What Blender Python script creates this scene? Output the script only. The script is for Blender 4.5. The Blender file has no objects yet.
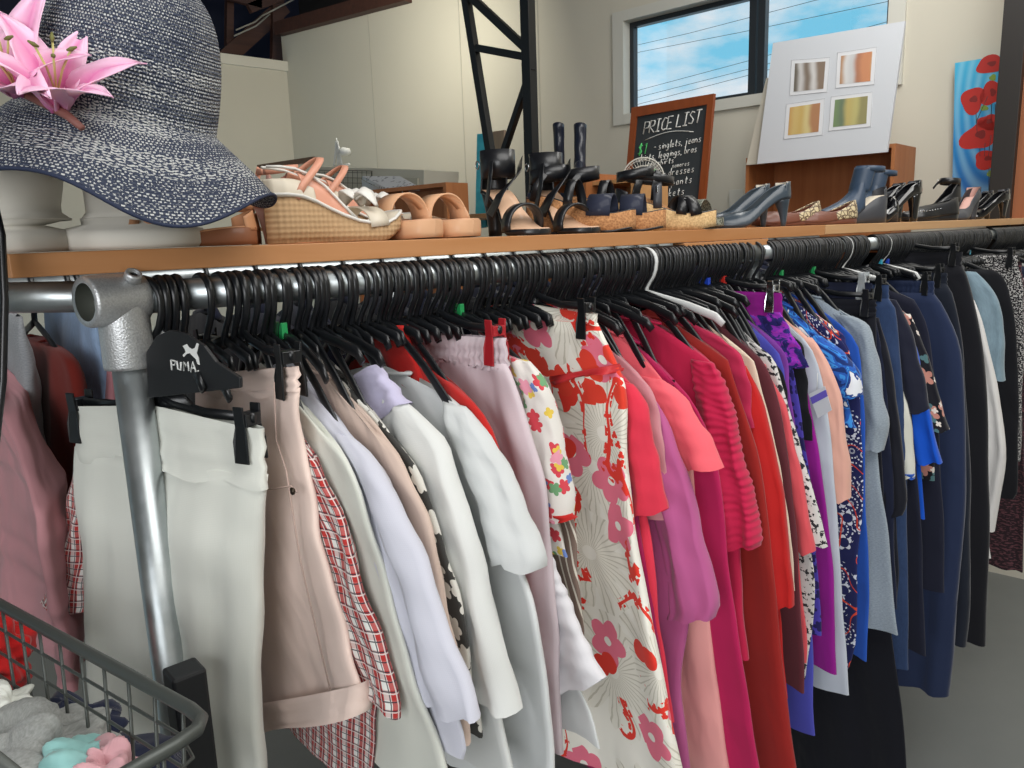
import bpy, math, random
from mathutils import Vector, Matrix
PI = math.pi
C = bpy.context.scene.collection
V = Vector
# ------------------------------------------------------------------ camera
F = 770.0; CX, CY = 512.0, 384.0
def _n(v): return V(v).normalized()
pitch = math.radians(10.9); roll = math.radians(2.0)
dn = V((math.sin(roll)*math.cos(pitch), -math.cos(roll)*math.cos(pitch), -math.sin(pitch)))
Zc = -dn.normalized()
Xc = V((1400-CX, CY-205.6, -F)); Xc = (Xc - Zc*Xc.dot(Zc)).normalized()
Yc = Zc.cross(Xc)
Rwc = Matrix((Xc, Yc, Zc))          # camera -> world
EYE = V((0, 0, 1.88))
def ray(px, py):
    return Rwc @ V(((px-CX)/F, (CY-py)/F, -1.0))
def at(px, py, d):                   # d = depth along the optical axis
    return EYE + ray(px, py)*d
def proj(p):
    c = Rwc.transposed() @ (V(p)-EYE)
    return (CX + F*c.x/-c.z, CY - F*c.y/-c.z, -c.z)
def on_plane(px, py, p0, n):
    r = ray(px, py); return EYE + r*((V(p0)-EYE).dot(n)/r.dot(n))
cam_d = bpy.data.cameras.new('camera'); cam = bpy.data.objects.new('camera', cam_d); C.objects.link(cam)
cam.matrix_world = Matrix.Translation(EYE) @ Rwc.to_4x4()
cam_d.sensor_fit = 'HORIZONTAL'; cam_d.sensor_width = 36; cam_d.lens = 36*F/1024
cam_d.clip_start = .02
bpy.context.scene.camera = cam
# the rail
RP = at(245, 290, 1.08); YR, ZR = RP.y, RP.z
RR = .0212
def rail_x(px):                      # X of the rail where it crosses image column px
    lo, hi = -3, 30
    for _ in range(50):
        m = (lo+hi)/2
        q = proj((m, YR, ZR))
        if q[2] < .05 or q[0] < px: lo = m
        else: hi = m
    return lo
# ------------------------------------------------------------------ mesh helpers
class MB:
    def __init__(s): s.v = []; s.f = []; s.m = []; s.uv = {}
    def add(s, vs, fs, mi=0):
        o = len(s.v); s.v += [tuple(p) for p in vs]
        for f in fs: s.f.append(tuple(i+o for i in f)); s.m.append(mi)
        return o
    def box(s, a, b, mi=0):
        x0,y0,z0 = a; x1,y1,z1 = b
        s.add([(x0,y0,z0),(x1,y0,z0),(x1,y1,z0),(x0,y1,z0),(x0,y0,z1),(x1,y0,z1),(x1,y1,z1),(x0,y1,z1)],
              [(0,3,2,1),(4,5,6,7),(0,1,5,4),(1,2,6,5),(2,3,7,6),(3,0,4,7)], mi)
    def obox(s, o, ex, ey, ez, mi=0):          # oriented box: origin + three edge vectors
        o,ex,ey,ez = V(o),V(ex),V(ey),V(ez)
        s.add([o,o+ex,o+ex+ey,o+ey,o+ez,o+ex+ez,o+ex+ey+ez,o+ey+ez],
              [(0,3,2,1),(4,5,6,7),(0,1,5,4),(1,2,6,5),(2,3,7,6),(3,0,4,7)], mi)
    def loft(s, rings, closed=True, cap0=True, cap1=True, mi=0):
        n = len(rings[0]); o = len(s.v)
        for r in rings: s.v += [tuple(p) for p in r]
        for i in range(len(rings)-1):
            for j in range(n if closed else n-1):
                k = (j+1) % n
                s.f.append((o+i*n+j, o+i*n+k, o+(i+1)*n+k, o+(i+1)*n+j)); s.m.append(mi)
        if cap0: s.f.append(tuple(o+j for j in reversed(range(n)))); s.m.append(mi)
        if cap1: s.f.append(tuple(o+(len(rings)-1)*n+j for j in range(n))); s.m.append(mi)
    def tube(s, path, r, n=8, closed=False, mi=0, flat=None, up=None):
        P = [V(p) for p in path]; rings = []; m = len(P)
        prev = V(up) if up is not None else None
        for i in range(m):
            if closed: t = P[(i+1) % m]-P[i-1]
            else: t = P[min(i+1, m-1)]-P[max(i-1, 0)]
            t = t.normalized() if t.length > 1e-9 else V((0,0,1))
            if prev is None: prev = V((0,0,1)) if abs(t.z) < .9 else V((1,0,0))
            a = (prev - t*prev.dot(t))
            a = a.normalized() if a.length > 1e-6 else t.orthogonal().normalized()
            if up is None: prev = a
            b = t.cross(a)
            rr = r[i] if isinstance(r, (list, tuple)) else r
            ra, rb = (rr, rr) if flat is None else (rr*flat[0], rr*flat[1])
            rings.append([P[i] + a*ra*math.cos(2*PI*j/n+.01) + b*rb*math.sin(2*PI*j/n+.01) for j in range(n)])
        if closed:
            rings.append(rings[0]); s.loft(rings, True, False, False, mi)
        else: s.loft(rings, True, True, True, mi)
    def lathe(s, prof, c=(0,0,0), n=24, axis='z', cap0=True, cap1=True, mi=0):
        rings = []
        for r, h in prof:
            ring = []
            for j in range(n):
                a = 2*PI*j/n; p = (r*math.cos(a), r*math.sin(a), h)
                if axis == 'x': p = (h, r*math.cos(a), r*math.sin(a))
                if axis == 'y': p = (r*math.cos(a), -h, r*math.sin(a))
                ring.append((c[0]+p[0], c[1]+p[1], c[2]+p[2]))
            rings.append(ring)
        s.loft(rings, True, cap0, cap1, mi)
    def slab(s, pts, n, th, mi=0):            # polygon extruded by th along n
        pts = [V(p) for p in pts]; k = len(pts); n = V(n)*th
        s.add(pts + [p+n for p in pts], [tuple(reversed(range(k))), tuple(range(k, 2*k))] +
              [(i, (i+1) % k, (i+1) % k+k, i+k) for i in range(k)], mi)
    def xf(s, M):
        s.v = [tuple(M @ V(p)) for p in s.v]; return s
    def build(s, name, mat, parent=None, smooth=True, bevel=0, sub=0):
        me = bpy.data.meshes.new(name); me.from_pydata(s.v, [], s.f)
        mats = mat if isinstance(mat, (list, tuple)) else [mat]
        for m in mats: me.materials.append(m)
        if len(mats) > 1: me.polygons.foreach_set('material_index', s.m)
        if smooth: me.polygons.foreach_set('use_smooth', [True]*len(me.polygons))
        me.validate(); me.update()
        import bmesh
        bm = bmesh.new(); bm.from_mesh(me)
        bmesh.ops.recalc_face_normals(bm, faces=bm.faces); bm.to_mesh(me); bm.free()
        if s.uv:
            ul = me.uv_layers.new(name='UVMap')
            for l in me.loops: ul.data[l.index].uv = s.uv.get(l.vertex_index, (0, 0))
        o = bpy.data.objects.new(name, me); C.objects.link(o)
        if parent: o.parent = parent
        if bevel:
            b = o.modifiers.new('bevel', 'BEVEL'); b.width = bevel; b.segments = 2; b.limit_method = 'ANGLE'
            if smooth:
                me.polygons.foreach_set('use_smooth', [False]*len(me.polygons))
        if sub:
            b = o.modifiers.new('sub', 'SUBSURF'); b.levels = sub; b.render_levels = sub
        return o
def tag(o, label=None, cat=None, group=None, kind=None):
    if label: o['label'] = label
    if cat: o['category'] = cat
    if group: o['group'] = group
    if kind: o['kind'] = kind
    return o
def empty(name, loc=(0,0,0), rot=None):
    o = bpy.data.objects.new(name, None); C.objects.link(o); o.location = loc; o.empty_display_size = .05
    if rot is not None: o.rotation_euler = rot
    return o
def copy_tree(o, parent=None):
    c = o.copy(); C.objects.link(c); c.parent = parent
    for ch in list(o.children): copy_tree(ch, c)
    return c
def lerp(a, b, t): return a+(b-a)*t
def resample(pts, n):
    P = [V((p[0], p[1], 0)) for p in pts]
    # catmull-rom smoothing then even arc length
    Q = []
    for i in range(len(P)-1):
        p0 = P[max(i-1, 0)]; p1 = P[i]; p2 = P[i+1]; p3 = P[min(i+2, len(P)-1)]
        for k in range(8):
            t = k/8
            Q.append(.5*((2*p1)+(p2-p0)*t+(2*p0-5*p1+4*p2-p3)*t*t+(3*p1-p0-3*p2+p3)*t**3))
    Q.append(P[-1])
    L = [0]
    for i in range(1, len(Q)): L.append(L[-1]+(Q[i]-Q[i-1]).length)
    out = []; j = 0
    for i in range(n+1):
        d = L[-1]*i/n
        while j < len(L)-2 and L[j+1] < d: j += 1
        t = (d-L[j])/max(L[j+1]-L[j], 1e-9)
        q = Q[j].lerp(Q[j+1], min(max(t, 0), 1)); out.append((q.x, q.y))
    return out
# ------------------------------------------------------------------ node helpers
class NT:
    def __init__(s, name, rough=.5, metal=0):
        s.mat = bpy.data.materials.new(name); s.mat.use_nodes = True
        s.t = s.mat.node_tree; s.n = s.t.nodes; s.l = s.t.links
        s.b = s.n['Principled BSDF']; s.b.inputs['Roughness'].default_value = rough
        s.b.inputs['Metallic'].default_value = metal
        s._oc = None
    def set(s, i, v):
        if isinstance(v, bpy.types.NodeSocket): s.l.new(v, i)
        elif v is not None:
            if i.type == 'RGBA' and not isinstance(v, (int, float)) and len(v) == 3: v = (*v, 1)
            i.default_value = v
    def node(s, typ, ins={}, out=0, **kw):
        n = s.n.new(typ)
        for k, v in kw.items(): setattr(n, k, v)
        for k, v in ins.items(): s.set(n.inputs[k], v)
        return n.outputs[out]
    def m(s, op, a, b=None, c=None, clamp=False):
        n = s.n.new('ShaderNodeMath'); n.operation = op; n.use_clamp = clamp
        s.set(n.inputs[0], a)
        if b is not None: s.set(n.inputs[1], b)
        if c is not None: s.set(n.inputs[2], c)
        return n.outputs[0]
    def add(s, a, b): return s.m('ADD', a, b)
    def sub(s, a, b): return s.m('SUBTRACT', a, b)
    def mul(s, a, b): return s.m('MULTIPLY', a, b)
    def gt(s, a, b): return s.m('GREATER_THAN', a, b)
    def lt(s, a, b): return s.m('LESS_THAN', a, b)
    def oc(s):
        if s._oc is None: s._oc = s.node('ShaderNodeTexCoord', out=3)
        return s._oc
    def sep(s, v=None):
        n = s.n.new('ShaderNodeSeparateXYZ'); s.l.new(v if v is not None else s.oc(), n.inputs[0]); return n.outputs
    def vec(s, x, y, z=0.0):
        return s.node('ShaderNodeCombineXYZ', {0: x, 1: y, 2: z})
    def vmul(s, v, k):
        n = s.n.new('ShaderNodeVectorMath'); n.operation = 'MULTIPLY'; s.l.new(v, n.inputs[0])
        n.inputs[1].default_value = (k, k, k) if isinstance(k, (int, float)) else k
        return n.outputs[0]
    def noise(s, v=None, scale=5.0, det=2.0, rough=.5, out=0, dist=0.0):
        return s.node('ShaderNodeTexNoise', {'Vector': v if v is not None else s.oc(), 'Scale': scale, 'Detail': det, 'Roughness': rough, 'Distortion': dist}, out=out)
    def voro(s, v=None, scale=5.0, feature='F1', out=0, rnd=1.0, dim='3D'):
        return s.node('ShaderNodeTexVoronoi', {'Vector': v if v is not None else s.oc(), 'Scale': scale, 'Randomness': rnd}, out=out, feature=feature, voronoi_dimensions=dim)
    def mix(s, f, a, b, mode='MIX'):
        n = s.n.new('ShaderNodeMix'); n.data_type = 'RGBA'; n.blend_type = mode
        s.set(n.inputs[0], f); s.set(n.inputs[6], a); s.set(n.inputs[7], b); return n.outputs[2]
    def ramp(s, f, stops, interp='LINEAR'):
        n = s.n.new('ShaderNodeValToRGB'); r = n.color_ramp; r.interpolation = interp
        while len(r.elements) < len(stops): r.elements.new(.5)
        for e, (p, c) in zip(r.elements, stops):
            e.position = p; e.color = (*c, 1) if len(c) == 3 else c
        s.set(n.inputs[0], f); return n.outputs[0]
    def col(s, c): s.set(s.b.inputs['Base Color'], c); return s
    def bump(s, h, st=.3, dist=.01, prev=None):
        n = s.n.new('ShaderNodeBump'); s.set(n.inputs['Strength'], st); s.set(n.inputs['Distance'], dist)
        s.set(n.inputs['Height'], h)
        if prev is not None: s.l.new(prev, n.inputs['Normal'])
        return n.outputs[0]
    def nrm(s, o): s.l.new(o, s.b.inputs['Normal']); return s
def hexc(h):
    r = []
    for i in (0, 2, 4):
        c = int(h[i:i+2], 16)/255
        r.append(c/12.92 if c <= .04045 else ((c+.055)/1.055)**2.4)
    return tuple(r)
H = hexc
MATS = {}
def plain(key, c, rough=.5, metal=0, **kw):
    if key in MATS: return MATS[key]
    t = NT(key, rough, metal); t.col(H(c) if isinstance(c, str) else c)
    for k, v in kw.items(): t.set(t.b.inputs[k.replace('_', ' ')], v)
    MATS[key] = t.mat; return t.mat
def fabric(key, c, pat=None, wr=.5, weave=700, rough=.88, sheen=.15, ws=1.0):
    """woven or knitted cloth; pat(t, y, z) may return a colour socket"""
    if key in MATS: return MATS[key]
    t = NT(key, rough); t._oc = t.node('ShaderNodeTexCoord', out=2); o = t.sep(); y, z = o[0], o[1]
    base = H(c) if isinstance(c, str) else c
    cc = pat(t, y, z, base) if pat else base
    var = t.noise(scale=9*ws, det=3)
    cc = t.mix(t.mul(var, .16), cc, (base[0]*.55, base[1]*.55, base[2]*.55) if not pat else t.mix(1.0, cc, (.55,.55,.55), 'MULTIPLY'))
    t.col(cc)
    v = t.vmul(t.oc(), (1, .5, 1))
    n1 = t.bump(t.noise(v, 8*ws, 2, .5, dist=.5), min(1.0, wr*1.2), .025)
    n2 = t.bump(t.noise(t.vmul(t.oc(), (1, .6, 1)), 40*ws, 2), wr*.35, .0025, n1)
    wv = t.add(t.m('SINE', t.mul(y, weave*4)), t.m('SINE', t.mul(z, weave*4)))
    t.nrm(t.bump(wv, .05, .0004, n2))
    t.b.inputs['Sheen Weight'].default_value = sheen
    t.b.inputs['Specular IOR Level'].default_value = .25
    MATS[key] = t.mat; return t.mat
# ------------------------------------------------------------------ fabric patterns
def stripes(t, x, period, w, off=0.0):
    return t.lt(t.m('FRACT', t.add(t.mul(x, 1/period), off+50)), w)
def p_plaid(t, y, z, b):
    h = y
    red = H('b23330'); wh = H('e6e6e2'); bk = H('252c38')
    a = stripes(t, h, .022, .55); c = stripes(t, z, .022, .5)
    col = t.mix(t.m('MULTIPLY', t.add(t.mul(a, 1.5), t.mul(c, .6)), .6, clamp=True), wh, red)
    l = t.m('MAXIMUM', stripes(t, h, .011, .15, .25), stripes(t, z, .011, .15, .25))
    col = t.mix(t.mul(l, .85), col, bk)
    l2 = t.m('MAXIMUM', stripes(t, h, .022, .07, .72), stripes(t, z, .022, .07, .72))
    return t.mix(t.mul(l2, .7), col, wh)
def flower(t, y, z, scale, R, petals, seed, lobes=.45, keep=1.1, twist=0.0):
    """mask of petalled flowers scattered in cells; also returns radius, angle and the cell colour"""
    v = t.vec(t.add(t.mul(y, scale), seed), t.add(t.mul(z, scale), seed*1.7), 0.0)
    n = t.n.new('ShaderNodeTexVoronoi'); n.voronoi_dimensions = '2D'; n.inputs['Scale'].default_value = 1
    n.inputs['Randomness'].default_value = .92
    t.l.new(v, n.inputs['Vector'])
    d = t.n.new('ShaderNodeVectorMath'); d.operation = 'SUBTRACT'; t.l.new(v, d.inputs[0]); t.l.new(n.outputs['Position'], d.inputs[1])
    s = t.sep(d.outputs[0]); ang = t.m('ARCTAN2', s[1], s[0]); r = n.outputs['Distance']
    cs = t.sep(n.outputs['Color'])
    a = t.add(t.mul(ang, petals/2), t.mul(cs[1], 6.0))
    pet = t.add(1-lobes, t.mul(t.m('ABSOLUTE', t.m('COSINE', a)), lobes))
    rad = t.mul(pet, R)
    msk = t.lt(r, rad)
    if keep < 1: msk = t.mul(msk, t.lt(cs[0], keep))
    return msk, r, a, cs
def p_dress(t, y, z, b):
    wh = H('efece2'); pink = H('e8758d'); cor = H('e3392c'); ln = H('8d8468')
    nz = t.noise(t.oc(), 30, 2); y2 = t.add(y, t.mul(t.sub(nz, .5), .012))
    # large line drawn daisies
    m, r, a, cs = flower(t, y2, z, 5.2, .62, 13, 3.3, .5)
    lines = t.gt(t.m('ABSOLUTE', t.m('SINE', t.mul(a, 3.0))), .93)
    edge = t.mul(m, t.gt(r, .07))
    col = t.mix(t.mul(edge, .18), wh, H('cfc8b0'))
    col = t.mix(t.mul(t.mul(edge, lines), .42), col, ln)
    # pink blossoms
    m, r, a, cs = flower(t, y2, z, 10.0, .44, 5, 11.1, .35, .45)
    col = t.mix(m, col, pink); col = t.mix(t.mul(m, t.lt(r, .08)), col, wh)
    # coral sprays: thin warped branches with buds
    w = t.noise(t.vec(t.mul(y, 1.0), t.mul(z, .55), 2.0), 9, 1)
    br = t.lt(t.m('ABSOLUTE', t.sub(w, .5)), .011)
    area = t.gt(t.noise(t.vec(y, z, 7.0), 7, 0), .48)
    col = t.mix(t.mul(br, area), col, cor)
    m, r, a, cs = flower(t, y, z, 60.0, .45, 3, 5.0, .5, .7)
    near = t.lt(t.m('ABSOLUTE', t.sub(w, .5)), .035)
    col = t.mix(t.mul(m, t.mul(near, area)), col, cor)
    m, r, a, cs = flower(t, y2, z, 10.0, .3, 2, 21.0, .5, .22)
    col = t.mix(m, col, cor)
    m, r, a, cs = flower(t, y2, z, 15.0, .46, 3, 31.0, .4, .62)
    return t.mix(t.mul(m, t.gt(z, -.235)), col, H('e0402e'))
def p_smallfloral(t, y, z, b):
    col = b
    for sc, R, p, sd, kp, c in ((34, .42, 5, 1.0, .4, 'cf4550'), (36, .4, 5, 9.0, .35, '6f9f72'), (40, .35, 4, 4.0, .25, 'dfc050'), (42, .35, 4, 14.0, .25, '6a83c0'), (30, .4, 5, 24.0, .4, 'e59aad')):
        m, r, a, cs = flower(t, y, z, sc, R, p, sd, .4, kp); col = t.mix(m, col, H(c))
    return col
def p_darkfloral(t, y, z, b):
    col = b
    for sc, R, p, sd, kp, c in ((16, .42, 5, 1.0, .5, 'b98073'), (22, .3, 3, 9.0, .5, '4c6f73'), (34, .3, 4, 4.0, .4, 'd8cfc6')):
        m, r, a, cs = flower(t, y, z, sc, R, p, sd, .5, kp); col = t.mix(m, col, H(c))
    return col
def p_paisley(t, y, z, b):
    col = b; wh = H('d5d9e6')
    m, r, a, cs = flower(t, y, z, 12, .5, 7, 2.0, .3)
    ring = t.lt(t.m('ABSOLUTE', t.sub(t.m('FRACT', t.mul(r, 7.0)), .5)), .16)
    dots = t.gt(t.m('SINE', t.mul(a, 4.0)), -.1)
    col = t.mix(t.mul(m, t.mul(ring, dots)), col, wh)
    m, r, a, cs = flower(t, y, z, 17, .36, 5, 7.0, .5, .5)
    col = t.mix(m, col, wh); col = t.mix(t.mul(m, t.lt(r, .22)), col, b)
    w = t.noise(t.vec(y, z, 3.0), 16, 0)
    return t.mix(t.lt(t.m('ABSOLUTE', t.sub(w, .52)), .014), col, H('d2452c'))
def p_animal(t, y, z, b):
    v = t.vec(y, z, 0.0); d = t.voro(v, 95, 'DISTANCE_TO_EDGE'); n = t.noise(v, 160, 2)
    return t.mix(t.gt(t.noise(v, 75, 3, .6), .55), b, H('2c2c30'))
def p_bwdots(t, y, z, b):
    d = t.voro(t.vec(y, z, 0.0), 28, 'DISTANCE_TO_EDGE')
    return t.mix(t.lt(d, .1), b, H('3a3835'))
def p_purpleprint(t, y, z, b):
    v = t.vec(y, z, 0.0); n = t.noise(v, 34, 3, .6, dist=1.2)
    return t.ramp(n, [(0, H('1e1a58')), (.42, H('2a2470')), (.5, H('8a2bb0')), (.58, H('a52fb0')), (.66, H('4a46b8')), (1, H('5a4fc0'))], 'CONSTANT')
def p_purplenavy(t, y, z, b):
    m, r, a, cs = flower(t, y, z, 38, .48, 4, 2.0, .5)
    return t.mix(m, b, H('221c55'))
def p_tropical(t, y, z, b):
    n = t.noise(t.vec(y, z, 1.0), 17, 2, .5, dist=1.5)
    return t.ramp(n, [(0, H('14306e')), (.42, H('2458b0')), (.5, H('3a8ad8')), (.55, H('1d3f88')), (.62, H('dfe3ea')), (1, H('c8c4bc'))], 'CONSTANT')
def p_scarf(t, y, z, b):
    n = t.noise(t.vec(y, z, 5.0), 15, 1, .5, dist=2.5)
    return t.ramp(n, [(0, H('22265e')), (.4, H('d8532c')), (.46, H('e8dccb')), (.52, H('343a78')), (.6, H('c9452c')), (.68, H('e6e0d2')), (1, H('2b3068'))], 'CONSTANT')
def p_heather(t, y, z, b):
    n = t.noise(t.vec(y, t.mul(z, 3.0), 0.0), 160, 2); return t.mix(n, (b[0]*.6, b[1]*.6, b[2]*.6), (min(b[0]*1.5, 1), min(b[1]*1.5, 1), min(b[2]*1.5, 1)))
def p_denim(t, y, z, b):
    n = t.noise(t.vec(t.mul(y, 4.0), z, 0.0), 60, 3); m = t.noise(t.vec(y, z, 0.0), 8, 2)
    return t.mix(t.mul(t.add(n, m), .55), (b[0]*.6, b[1]*.6, b[2]*.6), (min(b[0]*1.6, 1), min(b[1]*1.6, 1), min(b[2]*1.6, 1)))
def p_tweed(t, y, z, b):
    n = t.noise(t.vec(y, z, 0.0), 170, 1); return t.mix(t.gt(n, .53), b, H('b9b7b5'))
def p_redtweed(t, y, z, b):
    n = t.noise(t.vec(t.mul(y, .4), z, 0.0), 150, 1); return t.mix(t.gt(n, .55), b, H('5e3a40'))
def p_stripe(t, y, z, b):
    return t.mix(stripes(t, t.add(y, t.mul(z, .25)), .016, .25), b, H('d8d2c4'))
def p_lace(t, y, z, b):
    m, r, a, cs = flower(t, y, z, 26, .44, 6, 2.0, .3)
    return t.mix(m, H('3b3a38'), b)
def p_embroid(t, y, z, b):
    m, r, a, cs = flower(t, y, z, 9, .34, 9, 4.0, .25, .3)
    ring = t.mul(m, t.gt(r, .22)); n = t.gt(t.noise(scale=120, det=0), .5)
    return t.mix(t.mul(ring, t.mul(n, .7)), b, H('7d7880'))
def p_greyspray(t, y, z, b):
    n = t.noise(t.vec(y, z, 0.0), 12, 3, dist=1.0)
    return t.mix(t.gt(n, .6), b, H('9aa0a5'))
def p_whiteprint(t, y, z, b):
    band = stripes(t, y, .5, .05, .16); n = t.gt(t.noise(t.vec(y, z, 0.0), 110, 1), .52)
    return t.mix(t.mul(band, n), b, H('d8d8dc'))
def p_mottle(t, y, z, b):
    n = t.noise(t.vec(y, z, 0.0), 22, 3); return t.mix(t.gt(n, .55), b, H('b46a6a'))
FB = {
 'white_jersey': ('d9dbd3', None, .35), 'pink_denim': ('ead3c8', None, .6), 'plaid': ('c8c8c8', p_plaid, .35),
 'cream_rib': ('d3d5cc', None, .3), 'lilac_white': ('c9cad6', None, .3), 'beige_satin': ('cbb5a8', None, .5),
 'lace': ('dcdad2', p_lace, .3), 'white_poly': ('d8dad8', None, .35), 'lilac_band': ('c4bfda', None, .2), 'grey_white': ('cdd0d0', None, .4),
 'red_knit': ('b8211d', None, .3), 'lilac_linen': ('cfc0c6', None, .6), 'embroid': ('d9d8dc', p_embroid, .6),
 'smallfloral': ('dedad4', p_smallfloral, .3), 'brownstripe': ('7d6a60', p_stripe, .2), 'dress': ('efece2', p_dress, .35),
 'magenta': ('9c1a52', None, .5), 'coral_red': ('d8354c', None, .3), 'mauve': ('b65a8e', None, .6), 'dusty_pink': ('c88a92', None, .3),
 'salmon': ('ee6470', None, .35), 'pale_pink': ('e3a09c', None, .6), 'cerise': ('b41c55', None, .4), 'ruched': ('bd1d48', None, .4),
 'rust_red': ('94201c', None, .35), 'raspberry': ('b8284e', None, .3), 'scarlet': ('b81c1c', None, .35), 'cream': ('dcc9b4', None, .3),
 'maroon': ('5c2730', None, .5), 'coral': ('d4525a', None, .35), 'animal': ('cfcdca', p_animal, .2), 'violet_blue': ('4a4cae', None, .35),
 'purple': ('7a3a96', None, .3), 'magenta_purple': ('8e1486', None, .35), 'purpleprint': ('4a46b8', p_purpleprint, .3), 'purplenavy': ('4a3ea4', p_purplenavy, .2),
 'ice_grey': ('b9c0cb', None, .4), 'peach': ('dca898', None, .35), 'tropical': ('2458b0', p_tropical, .4), 'scarf': ('22265e', p_scarf, .3),
 'paisley': ('1c2154', p_paisley, .2), 'royal': ('2354b4', None, .35), 'heather': ('8d98a2', p_heather, .35), 'navy': ('161c33', None, .4), 'navy_print': ('12141f', p_whiteprint, .3),
 'denim': ('27395a', p_denim, .5), 'cream_white': ('cfd0c6', None, .5), 'black_cloth': ('101117', None, .4), 'ink': ('171a2c', None, .3), 'cobalt': ('0a4fc0', None, .35),
 'darkfloral': ('12121b', p_darkfloral, .2), 'navy_trouser': ('202c4a', None, .4), 'dark_trouser': ('161c29', None, .35), 'black_trouser': ('101118', None, .3),
 'optic_white': ('d7d5d3', None, .5), 'light_denim': ('728793', p_denim, .5), 'tweed': ('1c1c20', p_tweed, .2), 'redtweed': ('2b1c22', p_redtweed, .3),
 'velvet': ('0b0d18', None, .5), 'mottle': ('d5cdc8', p_mottle, .3), 'dusty_rose': ('bf8a90', None, .9), 'rust_brown': ('6e2018', None, .4), 'pale_blue': ('8fa8c8', p_denim, .4), 'fringe_grey': ('8f9296', p_heather, .5),
 'grey_marl': ('8d8f8c', p_heather, .4), 'dark_navy_knit': ('1c2238', None, .5), 'mint': ('8fc0bd', None, .3), 'baby_pink': ('d8a6ac', None, .4), 'hot_red': ('b01818', None, .4), 'sky_blue': ('7fa3d8', None, .3),
}
def fb(k):
    c, p, w = FB[k]; return fabric('fabric_'+k, c, p, w)
def wood(key, a, b, sc=1.0, axis='x', rough=.55):
    if key in MATS: return MATS[key]
    t = NT(key, rough)
    k = {'x': (1.2, 22, 22), 'z': (22, 22, 1.2), 'y': (22, 1.2, 22)}[axis]
    v = t.vmul(t.oc(), tuple(q*sc for q in k))
    n = t.noise(v, 1.0, 4, .6, dist=.8); n2 = t.noise(t.vmul(v, 4), 1.0, 2)
    c = t.mix(t.m('MULTIPLY', n, 1.3, clamp=True), H(a), H(b)); c = t.mix(t.mul(n2, .25), c, H(b))
    t.col(c); t.nrm(t.bump(n, .15, .002)); MATS[key] = t.mat; return t.mat
def galv():
    if 'galvanised_pipe' in MATS: return MATS['galvanised_pipe']
    t = NT('galvanised_pipe', .34, .9); n = t.noise(t.vmul(t.oc(), (1, 1, 1)), 22, 4, .6)
    t.col(t.mix(n, H('98a1a4'), H('ccd1d2'))); t.set(t.b.inputs['Roughness'], t.add(.22, t.mul(n, .3)))
    s = t.voro(scale=60); t.nrm(t.bump(s, .04, .002)); MATS['galvanised_pipe'] = t.mat; return t.mat
def cast():
    t = NT('cast_fitting_metal', .45, .7); s = t.noise(scale=420, det=1)
    t.col(t.mix(s, H('a6a8aa'), H('d8dadb'))); t.nrm(t.bump(s, .5, .0012)); return t.mat
M_galv = galv(); M_cast = cast()
M_black = plain('black_plastic', '131518', .32)
M_blackm = plain('matte_black_plastic', '16181b', .5)
M_whitep = plain('white_plastic', 'cfd1d0', .4)
M_chrome = plain('chrome', 'c8ccd0', .18, 1)
M_clear = plain('clear_plastic', 'e8eef0', .12, 0, Transmission_Weight=.7)
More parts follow.
